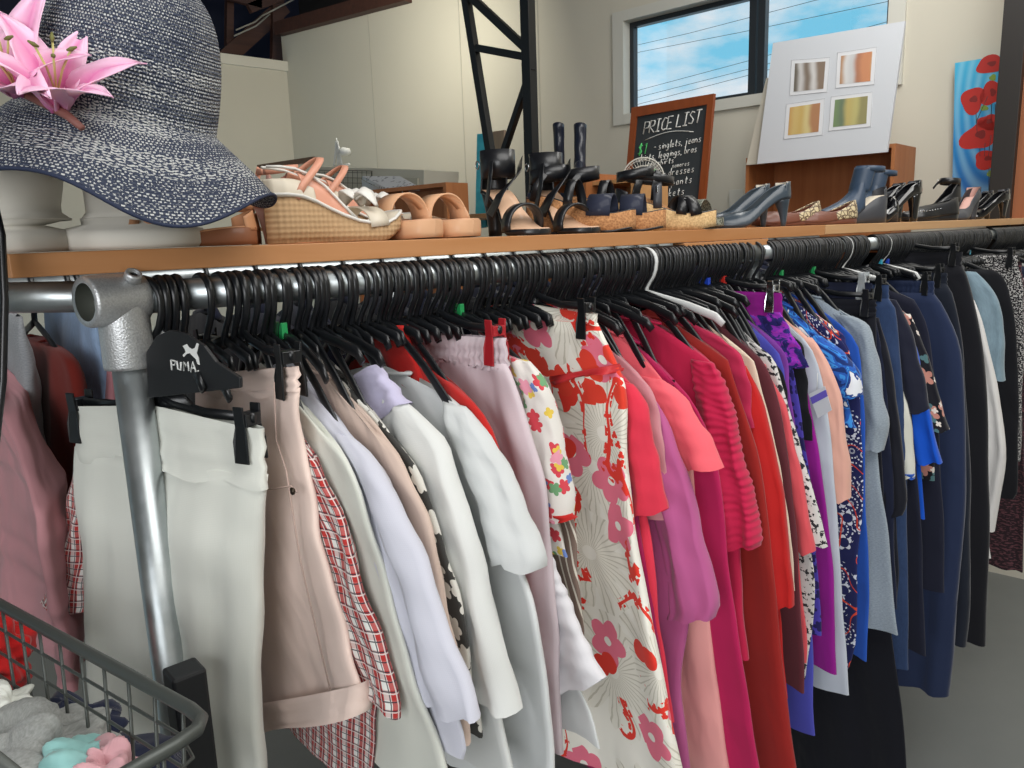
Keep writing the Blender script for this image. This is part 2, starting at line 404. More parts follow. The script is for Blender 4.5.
# ------------------------------------------------------------------ cloth bodies
def cloth(near, far, rise=0.0, T=.014, amp=.006, fr=(2, 4.3), seed=0, nt=44, nv=26, T0=.5, uamp=.0, topcap=True, neckw=0.0, bulge=0.0, hem=.4, xo=0.0, ridge=None):
    """closed sheet hanging in the plane across the rail; near/far are its two side outlines as (u, z)"""
    rnd = random.Random(seed*7+3)
    N = resample(near, nv); Fr = resample(far, nv)
    ph = [rnd.uniform(0, 6.28) for _ in range(9)]
    mb = MB(); rings = []
    zt, zb = N[0][1], N[-1][1]; zft, zfb = Fr[0][1], Fr[-1][1]
    for i in range(nv+1):
        v = i/nv; un, zn = N[i]; uf, zf = Fr[i]
        q = v
        ring = []
        A = amp*(.25+.75*min(1, v*2.2))*(1+hem*v); Tv = T*(T0+(1-T0)*min(1, v*6))*(1+.25*v)
        for j in range(nt+1):
            th = PI+2*PI*j/nt; t = math.cos(th); s = math.sin(th) if j % nt else 0.0
            if j == nt: ring.append(ring[0]); continue
            k = (t+1)/2; u = uf+(un-uf)*k
            sh = (1-abs(t)**1.25)
            if neckw: sh = min(1, (1-abs(t))/(1-neckw))
            z = zf+(zn-zf)*k + rise*sh*(1-q)**1.5
            W = abs(un-uf)
            f = 0
            for c, fq in enumerate(fr):
                f += math.sin(2*PI*fq*(k+.05*math.sin(3*v+ph[c]))*1.0+ph[c]+v*(1.1 if c % 2 else -.8))/(1+.5*c)
            f2 = math.sin(2*PI*(fr[-1]*1.9)*k+ph[4]+v*2)*.35
            x = A*(f+f2)
            tt = Tv*(1+.3*math.sin(2*PI*fr[0]*k*1.3+ph[5]+2*v)*v)
            x += tt*math.copysign(abs(s)**.6, s)
            x += bulge*math.sin(PI*v)*1.0
            w = .0022*math.sin(15*v+ph[6]+6*k)+.0012*math.sin(33*v+ph[7]-11*k)
            x += w
            if ridge: 
                rg = ridge[0]*(.75+.25*math.sin(97*z+5*k))*math.sin(ridge[1]*z+2*k*3+ph[8]+1.5*math.sin(41*z+7*k)); x += rg*math.copysign(1, s)*min(1, abs(s)*2); u += rg*.9*t
            u += uamp*math.sin(9*v+ph[2])*t + .0016*math.sin(17*v+ph[3])*t
            if i == nv: z += .004*math.sin(2*PI*fr[-1]*k+ph[1])
            ring.append((x+xo, -u, z))
        rings.append(ring)
    mb.loft(rings, False, False, False)
    ref = rings[nv//3]; L = [0.0]
    for j in range(1, nt+1): L.append(L[-1]+math.dist(ref[j], ref[j-1]))
    Lr = L[nt//2]
    for i, r in enumerate(rings):
        Li = [0.0]
        for j in range(1, nt+1): Li.append(Li[-1]+math.dist(r[j], r[j-1]))
        for j in range(nt+1): mb.uv[i*(nt+1)+j] = (Li[j]-Li[nt//2]+seed*.37, r[j][2])
    if topcap: mb.f.append(tuple(range(nt-1, -1, -1))); mb.m.append(0)
    return mb
def to_uz(X, pts, yr=None, yaw=0.0):
    out = []; yr = YR if yr is None else yr
    n = V((math.cos(yaw), math.sin(yaw), 0)); d = V((math.sin(yaw), -math.cos(yaw), 0)); c = V((X, yr, ZR))
    for px, py in pts:
        p = on_plane(px, py, c, n); out.append(((p-c).dot(d), p.z-ZR))
    return out
def s_from(px, py, u0, yr=None, yaw=0.0):
    """rail position whose garment, u0 out from the rail, is seen in that image spot"""
    yr = YR if yr is None else yr
    p = on_plane(px, py, (0, yr-u0*math.cos(yaw), 0), (0, 1, 0)); return p.x-u0*math.sin(yaw)
# ------------------------------------------------------------------ hangers
def hook_mb(r=.0255, col=None, dy=0.0, stem=-.082, n=18, th=(.0026, .0038), lean=0):
    mb = MB(); path = []
    cz = RR+.0035-r
    for i in range(n+1):
        a = math.radians(200-(200+12)*i/n)         # from the far side over the top to the near side
        path.append((0, -r*math.cos(a), cz+r*math.sin(a)))
    path += [(0, -r*.93, cz-r*.6), (0, -r*.72, cz-r*1.1), (0, -r*.38, cz-r*1.55), (0, -r*.1, cz-r*2.0), (0, 0, cz-r*2.5), (0, 0, stem)]
    mb.tube(path, 1.0, 8, flat=th, up=(1, 0, 0))
    return mb
HOOK = {}
def get_hook(kind):
    if kind in HOOK: return HOOK[kind]
    HOOK[kind] = hook_mb(*({'wide': (.0292,), 'wire': (.0255,)}.get(kind, (.0275,))), th={'wide': (.0056, .0042), 'wire': (.0013, .0013)}.get(kind, (.0052, .0038)), stem=-.078)
    return HOOK[kind]
USED_S = []
hang_count = [0]
def hanger(X, kind='top', tip=(.2, -.125), yr=None, hook='plain', colour=None, label=None, group='black hangers crowded along the pipe rail', yaw=0.0, mark=None, clipu=.16, zc=-.1, clipc=None, tilt=0.0):
    yr = YR if yr is None else yr
    rt = empty('clothes_hanger', (X, yr, ZR), (tilt, 0, yaw))
    m = colour or M_black
    hk = get_hook(hook).build('hook', m if hook != 'wire' else M_chrome, rt)
    b = MB(); tu, tz = tip
    if kind == 'top':
        for sg in (1, -1):
            b.tube([(0, 0, -.068), (0, -sg*.03, -.076), (0, -sg*tu*.55, lerp(-.076, tz, .5)+.006), (0, -sg*tu*.88, tz+.008), (0, -sg*tu*.97, tz-.006)], [.0055, .0065, .0065, .0075, .006], 8, flat=(.55, 1.25), up=(1, 0, 0))
    elif kind == 'wire':
        b.tube([(0, 0, -.07), (0, -tu*.95, tz), (0, -tu, tz-.012), (0, -tu*.9, tz-.016), (0, tu*.9, tz-.016), (0, tu, tz-.012), (0, tu*.95, tz)], .0014, 6, closed=True, up=(1, 0, 0))
    else:
        w = clipu+.012
        b.tube([(0, w, zc+.008), (0, w*.5, zc+.009), (0, .03, zc+.018), (0, 0, zc+.03), (0, -.03, zc+.018), (0, -w*.5, zc+.009), (0, -w, zc+.008)], .0052, 8, flat=(.8, 1.3), up=(1, 0, 0))
        b.box((-.004, -.012, zc+.018), (.004, .012, -.07))
        if kind == 'broad':
            b.slab([(-.003, .07, zc+.012), (-.003, .045, zc+.034), (-.003, .012, zc+.05), (-.003, -.012, zc+.05), (-.003, -.045, zc+.034), (-.003, -.07, zc+.012)], (1, 0, 0), .006)
    b.build('hanger_body' if kind not in ('clip', 'broad') else 'clip_bar', m, rt)
    if kind in ('clip', 'broad'):
        for sg in (1, -1):
            c = MB(); y = -sg*clipu; cm = clipc or M_black
            for xs in (-1, 1):
                c.slab([(xs*.013, y-.008, zc+.024), (xs*.013, y+.008, zc+.024), (xs*.012, y+.008, zc-.002), (xs*.0145, y+.0115, zc-.020), (xs*.0145, y+.0115, zc-.048), (xs*.0145, y-.0115, zc-.048), (xs*.0145, y-.0115, zc-.020), (xs*.012, y-.008, zc-.002)], (xs, 0, 0), .003)
            c.box((-.0125, y-.010, zc-.002), (.0125, y+.010, zc+.014))
            c.build('clip', cm, rt, smooth=False, bevel=.0012)
    if mark:
        k = MB(); k.box((-.0045, -.0135, -.074), (.0045, .0135, -.05))
        ob = k.build('size_marker', mark, rt, bevel=.001); ob['label'] = 'coloured plastic size marker clipped at the foot of the hook'
    tag(rt, label or 'plain black plastic clothes hanger hooked on the long pipe rail among many alike', 'hanger', group if not label else 'clothes hangers on the pipe rail')
    USED_S.append(X); hang_count[0] += 1
    return rt
# ------------------------------------------------------------------ garments
GN = [0]
def shift(pts, du, dz=0.0, k0=1.0):
    return [(u+du*(k0 if i == 0 else 1), z+dz) for i, (u, z) in enumerate(pts)]
def top_(X, cap, yaw, name, label, cat, mat, tip, u0, edge, sleeve=None, body=None, hem_far=None, T=.016, amp=.006, fr=(1.5, 3.2), rise=None, sw=.085, slant=.02, h=None, collar=None, yr=None, ridge=None, hookk='plain', group=None, bT=None, bm=None, so=.004, uamp=0.0, cuff=None):
    """edge: px outline of the near side; with sleeve=True it belongs to the sleeve and body= continues below"""
    GN[0] += 1; T = min(T, cap[0]); amp = min(amp, cap[1])
    if bulge_ok(cap): pass
    E = to_uz(X, edge, yr, yaw); seed = GN[0]
    rt = empty(name, (X, YR if yr is None else yr, ZR), (0, 0, yaw))
    neck = -.105
    r = (neck-E[0][1]) if rise is None else rise
    r = max(.005, min(r, .11))
    if sleeve:
        B = to_uz(X, body, yr, yaw) if body else [(E[-1][0]-sw*.55, E[-1][1]-.12)]
        top_in = [(E[0][0]-.006, E[0][1]-.002)]
        n = len(E); mid = [(E[i][0]-.5*sw*min(1, i/(n*.6)), E[i][1]) for i in range(1, n-1)]
        bn = top_in+mid+B
        bn = [p for i, p in enumerate(bn) if i == 0 or p[1] < bn[i-1][1]-.004]
        bf = [(-u, z) for u, z in bn]
        cloth(bn, bf, r, bT or T*.8, amp, fr, seed).build('garment_body', bm or mat, rt)
        inner = [(E[0][0]-.05, E[0][1]+.004)]
        for i in range(1, n):
            inner.append((E[i][0]-sw*(.7+.3*i/(n-1)), E[i][1]-(.012 if i < n-1 else 0)+slant*i/(n-1)))
        for sg in (1, -1):
            a = [(sg*u, z) for u, z in E]; b = [(sg*u, z) for u, z in inner]
            cloth(a, b, .0, T*1.25, amp*.7, (1.2, 2.1), seed+sg*50, nt=26, nv=(150 if ridge else 22), T0=.35, xo=-so, uamp=uamp, ridge=ridge).build('sleeve', mat, rt)
            if cuff:
                a2 = [lerp_p(a[-2], a[-1], .82), a[-1]]; b2 = [lerp_p(b[-2], b[-1], .82), b[-1]]
                a2 = [(p[0]+sg*.002, p[1]-.001) for p in a2]
                cloth(a2, b2, 0, T*1.7, .0, (1,), seed, nt=26, nv=3, T0=1, xo=-so).build('cuff', cuff, rt)
    else:
        bf = [(-u, z) for u, z in E]
        cloth(E, bf, r, T, amp, fr, seed, ridge=ridge, uamp=uamp, nv=(150 if ridge else 26)).build('garment_body', mat, rt)
    # neckline band
    nb = MB(); pts = []
    for i in range(21):
        a = 2*PI*i/20; u = .07*math.cos(a); pts.append(((T*.62)*math.sin(a), -u, E[0][1]+r*(1-(abs(u)/max(E[0][0], .1))**1.25)+.002-.02*(1-abs(math.cos(a)))))
    nb.tube(pts[:-1], .003, 6, closed=True); nb.build('neckband', bm or mat, rt)
    if collar:
        cn, cf, cm = collar
        cloth(to_uz(X, cn, yr, yaw), to_uz(X, cf, yr, yaw), 0, .012, .0015, (1.3,), seed+5, nt=24, nv=8, T0=.9, xo=-.004).build('collar', cm, rt)
    tag(rt, label, cat, group)
    rt['u'] = 0; del rt['u']
    if h is not False:
        hanger(X, 'top', (E[0][0]-.012, E[0][1]-.012), yr, hookk, yaw=yaw, **(h or {}))
    return rt, X, E
def lerp_p(a, b, t): return (a[0]+(b[0]-a[0])*t, a[1]+(b[1]-a[1])*t)
def bottom_(X, cap, yaw, name, label, cat, mat, cor, u0, edge, wb=.04, wbm=None, legs=False, T=.02, amp=.009, fr=(2.5, 5.3), far=None, h=None, yr=None, kind='clip', gather=0, rise=.0, T0=.45, uamp=0, group=None, clipm=None, flat=False, parts=None, hookk='plain', hk=True, nt=60):
    GN[0] += 1; E = to_uz(X, edge, yr, yaw); seed = GN[0]; T = min(T, cap[0]*1.15); amp = min(amp, cap[1]*1.15)
    rt = empty(name, (X, YR if yr is None else yr, ZR), (0, 0, yaw))
    z0 = E[0][1]
    farE = to_uz(X, far, yr, yaw) if far else [(-u, z) for u, z in E]
    w = E[0][0]
    # waistband
    k = 0
    wn = [(E[0][0]+.001, z0), (E[0][0]+.002, z0-wb)]; wf = [(farE[0][0]-.001, farE[0][1]), (farE[0][0]-.002, farE[0][1]-wb)]
    cloth(wn, wf, rise, min(T*.8, .012), amp*(.18 if gather else .35), (fr[0]*(5 if gather else 1),) if gather else fr, seed, nt=nt*(3 if gather else 1), nv=6, T0=(.8 if gather else 1.0), topcap=False, ridge=None).build('waistband', wbm or mat, rt)
    bn = [(E[0][0], z0-wb*.8)]+[p for p in E[1:] if p[1] < z0-wb*.8-.01]
    bf = [(farE[0][0], farE[0][1]-wb*.8)]+[p for p in farE[1:] if p[1] < farE[0][1]-wb*.8-.01]
    if legs:
        N = resample(bn, 30); Fa = resample(bf, 30)
        mid = [((p[0]+q[0])/2, (p[1]+q[1])/2) for p, q in zip(N, Fa)]
        g = [-.006+.014*i/len(mid) for i in range(len(mid))]
        cloth(N, [(m[0]+gg, m[1]) for m, gg in zip(mid, g)], 0, T*.95, amp*.8, (1.6, 2.7), seed+1, nt=44, nv=34, T0=.8, uamp=uamp).build('trouser_leg', mat, rt)
        cloth([(m[0]-gg, m[1]) for m, gg in zip(mid, g)], Fa, 0, T*.95, amp*.8, (1.6, 2.7), seed+2, nt=44, nv=34, T0=min(.95, .0115/T)).build('trouser_leg', mat, rt)
    else:
        cloth(bn, bf, 0, T, amp, fr, seed, nt=nt*(2 if gather else 1), nv=30, T0=min(.97, .0118/T), uamp=uamp).build('skirt_panel' if 'skirt' in name or 'dress' in name else 'garment_body', mat, rt)
    tag(rt, label, cat, group)
    if hk:
        hanger(X, kind, yr=yr, zc=z0+.004, clipu=min(w-.022, .19), yaw=yaw, hook=hookk, **(h or {}))
    return rt, X, E
hb = lambda l, **k: dict(label=l, **k)

def bulge_ok(c): return False
SPEC = []
def top(name, label, cat, mat, tip, u0, edge, yaw=0.0, **k):
    SPEC.append([s_from(tip[0], tip[1], u0, k.get('yr'), yaw), top_, yaw, (name, label, cat, mat, tip, u0, edge), k])
def bottom(name, label, cat, mat, tip, u0, edge, yaw=0.0, **k):
    SPEC.append([s_from(tip[0], tip[1], u0, k.get('yr'), yaw), bottom_, yaw, (name, label, cat, mat, tip, u0, edge), k])
def build_specs():
    """hang every garment; each keeps inside the room its neighbours leave it"""
    last = -9
    for sp in SPEC:
        if sp[4].get('yr') is None:
            sp[0] = max(sp[0], last+MINGAP); last = sp[0]
    for i, (X, fn, yaw, a, k) in enumerate(SPEC):
        same = [q[0] for q in SPEC if q[4].get('yr') == k.get('yr') and q[0] != X]
        gap = min([abs(q-X) for q in same]+[.06])
        g2 = sorted(abs(q-X) for q in same)[:2]
        gg = sum(g2)/len(g2) if g2 else .06
        OUTR[a[0]] = fn(X, (max(.006, min(.03, gg*.42)), max(.0015, min(.012, gg*.17))), yaw, *a, **k)[0]
        OUT[a[0]] = X
MINGAP = .016
OUT = {}; OUTR = {}
# ------------------------------------------------------------------ the clothes, from the post to the far end
MK = {'green': plain('green_marker', '1f8a4c', .4), 'blue': plain('blue_marker', '1c3fae', .4), 'aqua': plain('aqua_marker', '3aa0b8', .4), 'red': plain('red_marker', 'b8281f', .4), 'lblue': plain('light_blue_marker', '3a7cc4', .4)}
T_, B_ = top, bottom
B_('yoga_trousers', 'white jersey trousers with a deep fold-over waist clipped behind the steel post', 'trousers', fb('white_jersey'), (262, 428), .178,
   [(262,428),(263,480),(263,560),(263,640),(267,768),(269,860)], yaw=math.radians(23), far=[(72,405),(78,480),(84,560),(90,640),(98,768),(102,860)], wb=.075, T=.022, amp=.007, fr=(1.5,3.4), rise=.015, kind='broad',
   h=hb('broad black clip hanger holding the white fold-over trousers by the steel post', mark=None), hookk='wide')
B_('denim_shorts', 'pale pink distressed denim shorts with turned-up hem, next to the white trousers', 'shorts', fb('pink_denim'), (297, 364), .165,
   [(297,366),(303,440),(318,510),(343,610),(366,683),(368,707)], far=[(197,375),(198,450),(196,560),(192,680),(190,742)], wb=.035, T=.02, amp=.004, fr=(1.2,2.6), kind='clip',
   h=hb('black clip hanger with a rounded end gripping the pale pink denim shorts'), hookk='wide')
T_('plaid_shirt', 'red, white and black tartan shirt hanging behind the pink denim shorts', 'shirt', fb('plaid'), (303, 440), .172,
   [(302,440),(322,465),(345,520),(364,582),(382,640),(402,705),(402,716)], sleeve=True, body=[(372,735),(368,800)], sw=.11, slant=.01, T=.016, amp=.008)
T_('ribbed_dress', 'cream finely ribbed top with a smooth flared lower half, beside the tartan shirt', 'top', fb('cream_rib'), (318, 432), .18,
   [(318,432),(345,458),(368,515),(388,590),(402,640),(418,690),(442,768),(450,820)], T=.016, amp=.008)
T_('chiffon_shirt', 'pale lilac-white shirt with a long straight sleeve ending at a thin hem', 'shirt', fb('lilac_white'), (354, 437), .19,
   [(354,437),(387,478),(412,530),(436,590),(460,660),(480,715),(481,720)], sleeve=True, body=[(468,744),(466,757)], sw=.1, slant=-.012, T=.013, amp=.006)
T_('satin_blouse', 'beige satin blouse squeezed between the lilac-white shirt and the white jacket', 'blouse', fb('beige_satin'), (374, 430), .18,
   [(374,432),(400,455),(425,505),(440,555),(452,610),(468,700),(474,740)], T=.013, amp=.007)
T_('lace_top', 'white lace top with dark openwork showing behind the white jacket sleeve', 'top', fb('lace'), (388, 432), .18,
   [(388,432),(418,480),(442,545),(458,610),(470,690),(474,745)], T=.012, amp=.006)
T_('white_jacket', 'white jacket with a smooth lilac stand-up collar and a seamed sleeve', 'jacket', fb('white_poly'), (409, 402), .165,
   [(408,402),(428,424),(448,453),(468,510),(489,590),(508,660),(521,709)], sleeve=True, body=[(500,720),(512,790)], sw=.14, slant=-.012, T=.018, amp=.007, rise=.02,
   collar=([(378,364),(392,380),(410,404)], [(354,378),(364,398),(377,422)], fb('lilac_band')))
T_('white_blouse', 'plain off-white blouse with a loose sleeve between the white jacket and the red jumper', 'blouse', fb('grey_white'), (466, 408), .206,
   [(466,408),(485,435),(503,470),(520,512),(535,556),(536,572)], sleeve=True, body=[(541,612),(548,680),(557,768),(560,830)], rise=.045, sw=.085, slant=.012, T=.017, amp=.009)
T_('red_jumper', 'bright red jumper with a stand-up neck, its shoulder framing the off-white blouse', 'jumper', fb('red_knit'), (467, 396), .184,
   [(467,396),(484,411),(497,434),(513,490),(522,522),(514,570),(508,640),(514,740),(538,800)], T=.014, amp=.005, rise=.06,
   collar=([(408,325),(416,352),(428,380),(440,390)], [(366,322),(372,345),(390,370),(405,385)], fb('red_knit')))
B_('linen_trousers', 'pale lilac trousers with a gathered elastic waist held by a red-and-black clip', 'trousers', fb('lilac_linen'), (505, 338), .17,
   [(505,338),(515,380),(530,430),(543,480),(554,550),(560,640),(566,750)], wb=.05, gather=1, T=.026, amp=.007, fr=(4,9), legs=.3, rise=-.005,
   h=hb('clip hanger with red clip jaws holding the pale lilac elastic-waist trousers', clipc=plain('red_clip', 'a3242c', .35)))
T_('embroidered_top', 'crinkled white top with grey flower embroidery, its wide sleeve poking forward', 'top', fb('embroid'), (505, 450), .178,
   [(505,450),(532,500),(560,578),(585,640),(607,680)], sleeve=True, body=[(590,710),(600,750)], sw=.15, slant=-.1, T=.016, amp=.008, bm=fb('grey_white'), ridge=(.0016, 260))
T_('meadow_blouse', 'white blouse printed with small red, green and yellow flowers and a red sleeve edge', 'blouse', fb('smallfloral'), (532, 360), .18,
   [(532,362),(549,390),(558,430),(567,480),(571,520)], sleeve=True, body=[(566,560)], sw=.07, slant=.0, T=.013, amp=.004, cuff=fb('red_knit'),
   h=hb('black hanger inside the small-flowered blouse with the red sleeve edge'))
T_('striped_top', 'grey-brown top with thin pale stripes, a narrow strip beside the white floral dress', 'top', fb('brownstripe'), (548, 400), .18,
   [(548,402),(565,470),(577,540),(582,600),(583,660)], T=.012, amp=.004)
B_('floral_dress', 'white dress with coral and pink flowers and large line-drawn daisies, hung by its waist', 'dress', fb('dress'), (596, 314), .16,
   [(596,314),(606,343),(617,366),(626,400),(628,470),(641,560),(659,650),(681,768),(688,820)], wb=.02, T=.026, amp=.010, fr=(1.4,2.7), rise=.012,
   h=hb('black clip hanger holding the white floral dress at its waist'))
T_('magenta_dress', 'dark magenta dress hanging in a long narrow strip right of the floral dress', 'dress', fb('magenta'), (623, 392), .19,
   [(623,392),(627,420),(634,480),(645,560),(657,640),(675,768),(680,820)], T=.014, amp=.005)
T_('coral_red_tee', 'coral-red short-sleeved T-shirt in front of the mauve one', 't-shirt', fb('coral_red'), (634, 384), .2,
   [(634,384),(646,404),(655,450),(664,490),(666,509)], sleeve=True, body=[(658,560),(664,640),(676,720)], sw=.10, slant=-.045, T=.014, amp=.005)
T_('dusty_pink_top', 'dusty pink top whose shoulder shows between the coral-red and the mauve tops', 'top', fb('dusty_pink'), (651, 390), .2,
   [(640,374),(651,390),(659,412),(664,450),(668,520)], T=.010, amp=.003)
T_('mauve_top', 'mauve-pink long-sleeved top with a bunched elbow-length sleeve', 'top', fb('mauve'), (660, 410), .2,
   [(650,394),(661,411),(675,445),(691,500),(708,570),(716,606),(714,618)], sleeve=True, body=[(684,680),(690,730),(694,790)], sw=.095, slant=-.03, T=.017, amp=.007)
T_('salmon_tee', 'salmon-pink short-sleeved T-shirt with a wide open sleeve', 't-shirt', fb('salmon'), (677, 391), .2,
   [(664,380),(678,391),(693,412),(711,442),(723,466)], sleeve=True, body=[(690,540),(696,580)], sw=.155, slant=-.045, T=.017, amp=.006)
B_('pale_pink_trousers', 'pale pink trousers seen below the salmon-pink T-shirt', 'trousers', fb('pale_pink'), (683, 396), .19,
   [(676,396),(690,440),(696,510),(706,600),(716,680),(728,768),(733,820)], T=.018, amp=.006, legs=.3, kind='clip')
T_('cerise_dress', 'plain cerise long dress left of the ruched top', 'dress', fb('cerise'), (676, 384), .175,
   [(676,384),(691,401),(707,432),(721,480),(728,560),(741,650),(759,768),(765,820)], T=.015, amp=.007)
T_('ruched_top', 'cerise top ruched all over in crosswise gathers, sleeve to the elbow', 'top', fb('ruched'), (714, 363), .2,
   [(714,363),(726,385),(736,430),(750,490),(759,530),(759,545)], sleeve=True, body=[(742,600),(748,660)], sw=.085, slant=-.025, T=.02, amp=.004, ridge=(.0017, 430))
T_('rust_cardigan', 'long dark rust-red cardigan beside the ruched cerise top', 'cardigan', fb('rust_red'), (728, 361), .2,
   [(728,361),(735,385),(746,420),(762,470),(770,540),(778,620),(789,720),(796,775),(798,820)], T=.018, amp=.006)
T_('raspberry_jacket', 'raspberry-pink jersey jacket folded over the rust-red cardigan at the shoulder', 'jacket', fb('raspberry'), (736, 352), .2,
   [(722,338),(736,352),(743,362),(749,385),(752,430)], T=.012, amp=.003)
T_('scarlet_jumper', 'scarlet jumper with a long straight sleeve next to the cream top', 'jumper', fb('scarlet'), (746, 366), .2,
   [(746,366),(758,390),(769,430),(781,490),(788,545),(793,606)], sleeve=True, body=[(780,640),(786,700)], sw=.08, slant=-.03, T=.017, amp=.005)
T_('cream_blouse', 'cream blouse showing as a thin line between scarlet and maroon', 'top', fb('cream'), (752, 358), .19,
   [(740,351),(753,359),(759,380),(776,440),(790,520),(797,590)], T=.009, amp=.003)
T_('maroon_dress', 'maroon dress with a softly bunched hem beside the coral T-shirt', 'dress', fb('maroon'), (766, 366), .19,
   [(762,360),(774,382),(787,440),(797,520),(802,600),(807,690)], T=.015, amp=.007)
T_('coral_tee', 'long coral-pink T-shirt with a straight sleeve ending beside the spotted top', 't-shirt', fb('coral'), (777, 390), .2,
   [(767,364),(777,388),(789,416),(804,485),(815,545),(816,552)], sleeve=True, body=[(802,600),(806,655),(806,664)], sw=.08, slant=-.02, T=.015, amp=.004)
T_('spotted_top', 'white top with an animal print in black, right of the coral T-shirt', 'top', fb('animal'), (771, 356), .184,
   [(757,343),(771,356),(779,372),(791,410),(802,452),(814,490),(824,530),(829,546)], sleeve=True, body=[(815,600),(805,680)], sw=.07, slant=-.02, T=.011, amp=.004)
T_('black_vest', 'plain black vest with a green neck label near the animal print top', 'top', fb('black_cloth'), (783, 372), .197,
   [(774,362),(784,376),(789,410),(800,460)], T=.008, amp=.002)
T_('periwinkle_tee', 'violet-blue T-shirt with a long blue hem under the coral one', 't-shirt', fb('violet_blue'), (781, 358), .187,
   [(768,342),(781,358),(785,378),(793,430),(806,520),(811,600),(813,690),(816,736)], T=.011, amp=.004)
T_('purple_tee', 'plum-purple T-shirt whose shoulder curves beside the violet-blue one', 't-shirt', fb('purple'), (785, 354), .2,
   [(772,338),(785,354),(789,375),(796,430),(806,520)], T=.010, amp=.003)
B_('purple_skirt', 'purple swirl-print skirt with a plain magenta waistband, clipped above the T-shirts', 'skirt', fb('purpleprint'), (782, 293), .17,
   [(782,293),(783,314),(791,332),(799,348),(806,362),(808,368)], wb=.055, wbm=fb('magenta_purple'), T=.02, amp=.004,
   h=hb('clip hanger with chrome jaws and a red marker holding the purple swirl-print skirt', mark=MK['red'], clipc=M_chrome))
T_('violet_print_dress', 'violet dress with a small dark print, reaching lower than its neighbours', 'dress', fb('purplenavy'), (792, 368), .19,
   [(784,352),(794,372),(803,430),(811,490),(816,560),(820,636)], T=.011, amp=.005)
T_('black_tee', 'plain black T-shirt between the violet print dress and the magenta blouse', 't-shirt', fb('black_cloth'), (804, 352), .2,
   [(795,338),(805,352),(808,390),(812,440)], T=.009, amp=.003)
T_('fuchsia_blouse', 'deep fuchsia blouse with a long plain drop beside the pale grey shirt', 'blouse', fb('magenta_purple'), (806, 372), .19,
   [(800,362),(808,392),(816,430),(826,490),(833,545),(837,600),(838,672)], T=.013, amp=.005)
T_('pale_grey_shirt', 'pale blue-grey shirt with a white price card hanging at its shoulder', 'shirt', fb('ice_grey'), (814, 350), .19,
   [(805,340),(816,358),(826,400),(834,480),(839,560),(844,640),(847,697)], T=.012, amp=.005)
T_('peach_tee', 'peach short-sleeved T-shirt above the navy paisley dress', 't-shirt', fb('peach'), (826, 361), .2,
   [(812,338),(826,358),(837,384),(844,425),(849,475),(850,500)], sleeve=True, body=[(838,560)], sw=.07, slant=-.02, T=.014, amp=.004)
T_('tropical_blouse', 'blouse in bright blue tropical print with a white hem', 'blouse', fb('tropical'), (842, 355), .2,
   [(822,336),(842,352),(855,368),(861,386),(861,396)], sleeve=True, body=[(855,430)], sw=.1, slant=-.02, T=.015, amp=.004)
T_('paisley_dress', 'navy dress with white paisley and red curved lines beside the royal blue one', 'dress', fb('paisley'), (846, 350), .19,
   [(838,336),(850,356),(859,390),(863,440),(863,500),(859,560),(856,640),(850,668)], T=.013, amp=.005)
T_('swirl_blouse', 'orange, navy and cream swirl-print blouse on a black hanger', 'blouse', fb('scarf'), (845, 340), .183,
   [(826,322),(840,332),(847,342),(850,360)], T=.011, amp=.003)
T_('royal_blue_dress', 'plain royal blue dress left of the heather grey one', 'dress', fb('royal'), (856, 340), .2,
   [(842,326),(856,341),(862,362),(865,410),(866,480),(869,560),(870,600),(867,660)], T=.014, amp=.004)
T_('grey_dress', 'heather grey jersey dress with short sleeves, its hem in front of the black skirt', 'dress', fb('heather'), (869, 327), .2,
   [(852,316),(869,326),(877,352),(883,395),(888,424),(884,450)], sleeve=True, body=[(880,485),(887,544),(896,637)], sw=.07, slant=-.01, T=.014, amp=.006)
B_('velvet_skirt', 'long black velvety skirt reaching lower than the grey dress', 'skirt', fb('velvet'), (876, 300), .19,
   [(876,300),(878,400),(884,520),(892,640),(901,705),(907,768),(910,830)], T=.03, amp=.014, fr=(3,6), kind='clip')
B_('navy_trousers', 'navy trousers with a broad smooth waist, clipped left of the rolled jeans', 'trousers', fb('navy'), (872, 283), .17,
   [(872,283),(875,310),(881,350),(888,400),(893,470),(895,540),(897,610)], wb=.05, T=.02, amp=.004, legs=.28,
   h=hb('black hanger with clear clips gripping the broad-waisted navy trousers', mark=MK['green'], clipc=M_clear))
T_('printed_leggings_top', 'black long-sleeved top with white lettering-like print down the sleeve', 'top', fb('navy_print'), (884, 330), .2,
   [(880,318),(889,352),(897,400),(904,460),(907,500),(903,516)], sleeve=True, body=[(900,560),(897,600)], sw=.06, slant=.0, T=.013, amp=.003)
B_('blue_jeans', 'mid-blue jeans with a folded waist between the navy and the cream garments', 'jeans', fb('denim'), (889, 285), .17,
   [(889,285),(894,305),(898,345),(903,390),(905,450),(907,560),(908,672)], wb=.045, T=.022, amp=.005, legs=.28)
T_('cream_jacket', 'cream-white top with a navy band at the cuff, hanging below the jeans', 'top', fb('cream_white'), (890, 352), .18,
   [(882,330),(892,360),(902,388),(909,412),(913,450),(914,478)], sleeve=True, body=[(903,530),(905,637)], sw=.06, slant=.0, T=.013, amp=.004, cuff=fb('royal'))
T_('bee_blouse', 'black blouse embroidered with small gold motifs, in front of the cobalt T-shirt', 'blouse', fb('ink'), (906, 318), .2,
   [(896,300),(907,320),(916,350),(924,382),(930,410)], sleeve=True, body=[(918,470),(923,560),(926,655)], sw=.085, slant=-.03, T=.015, amp=.004)
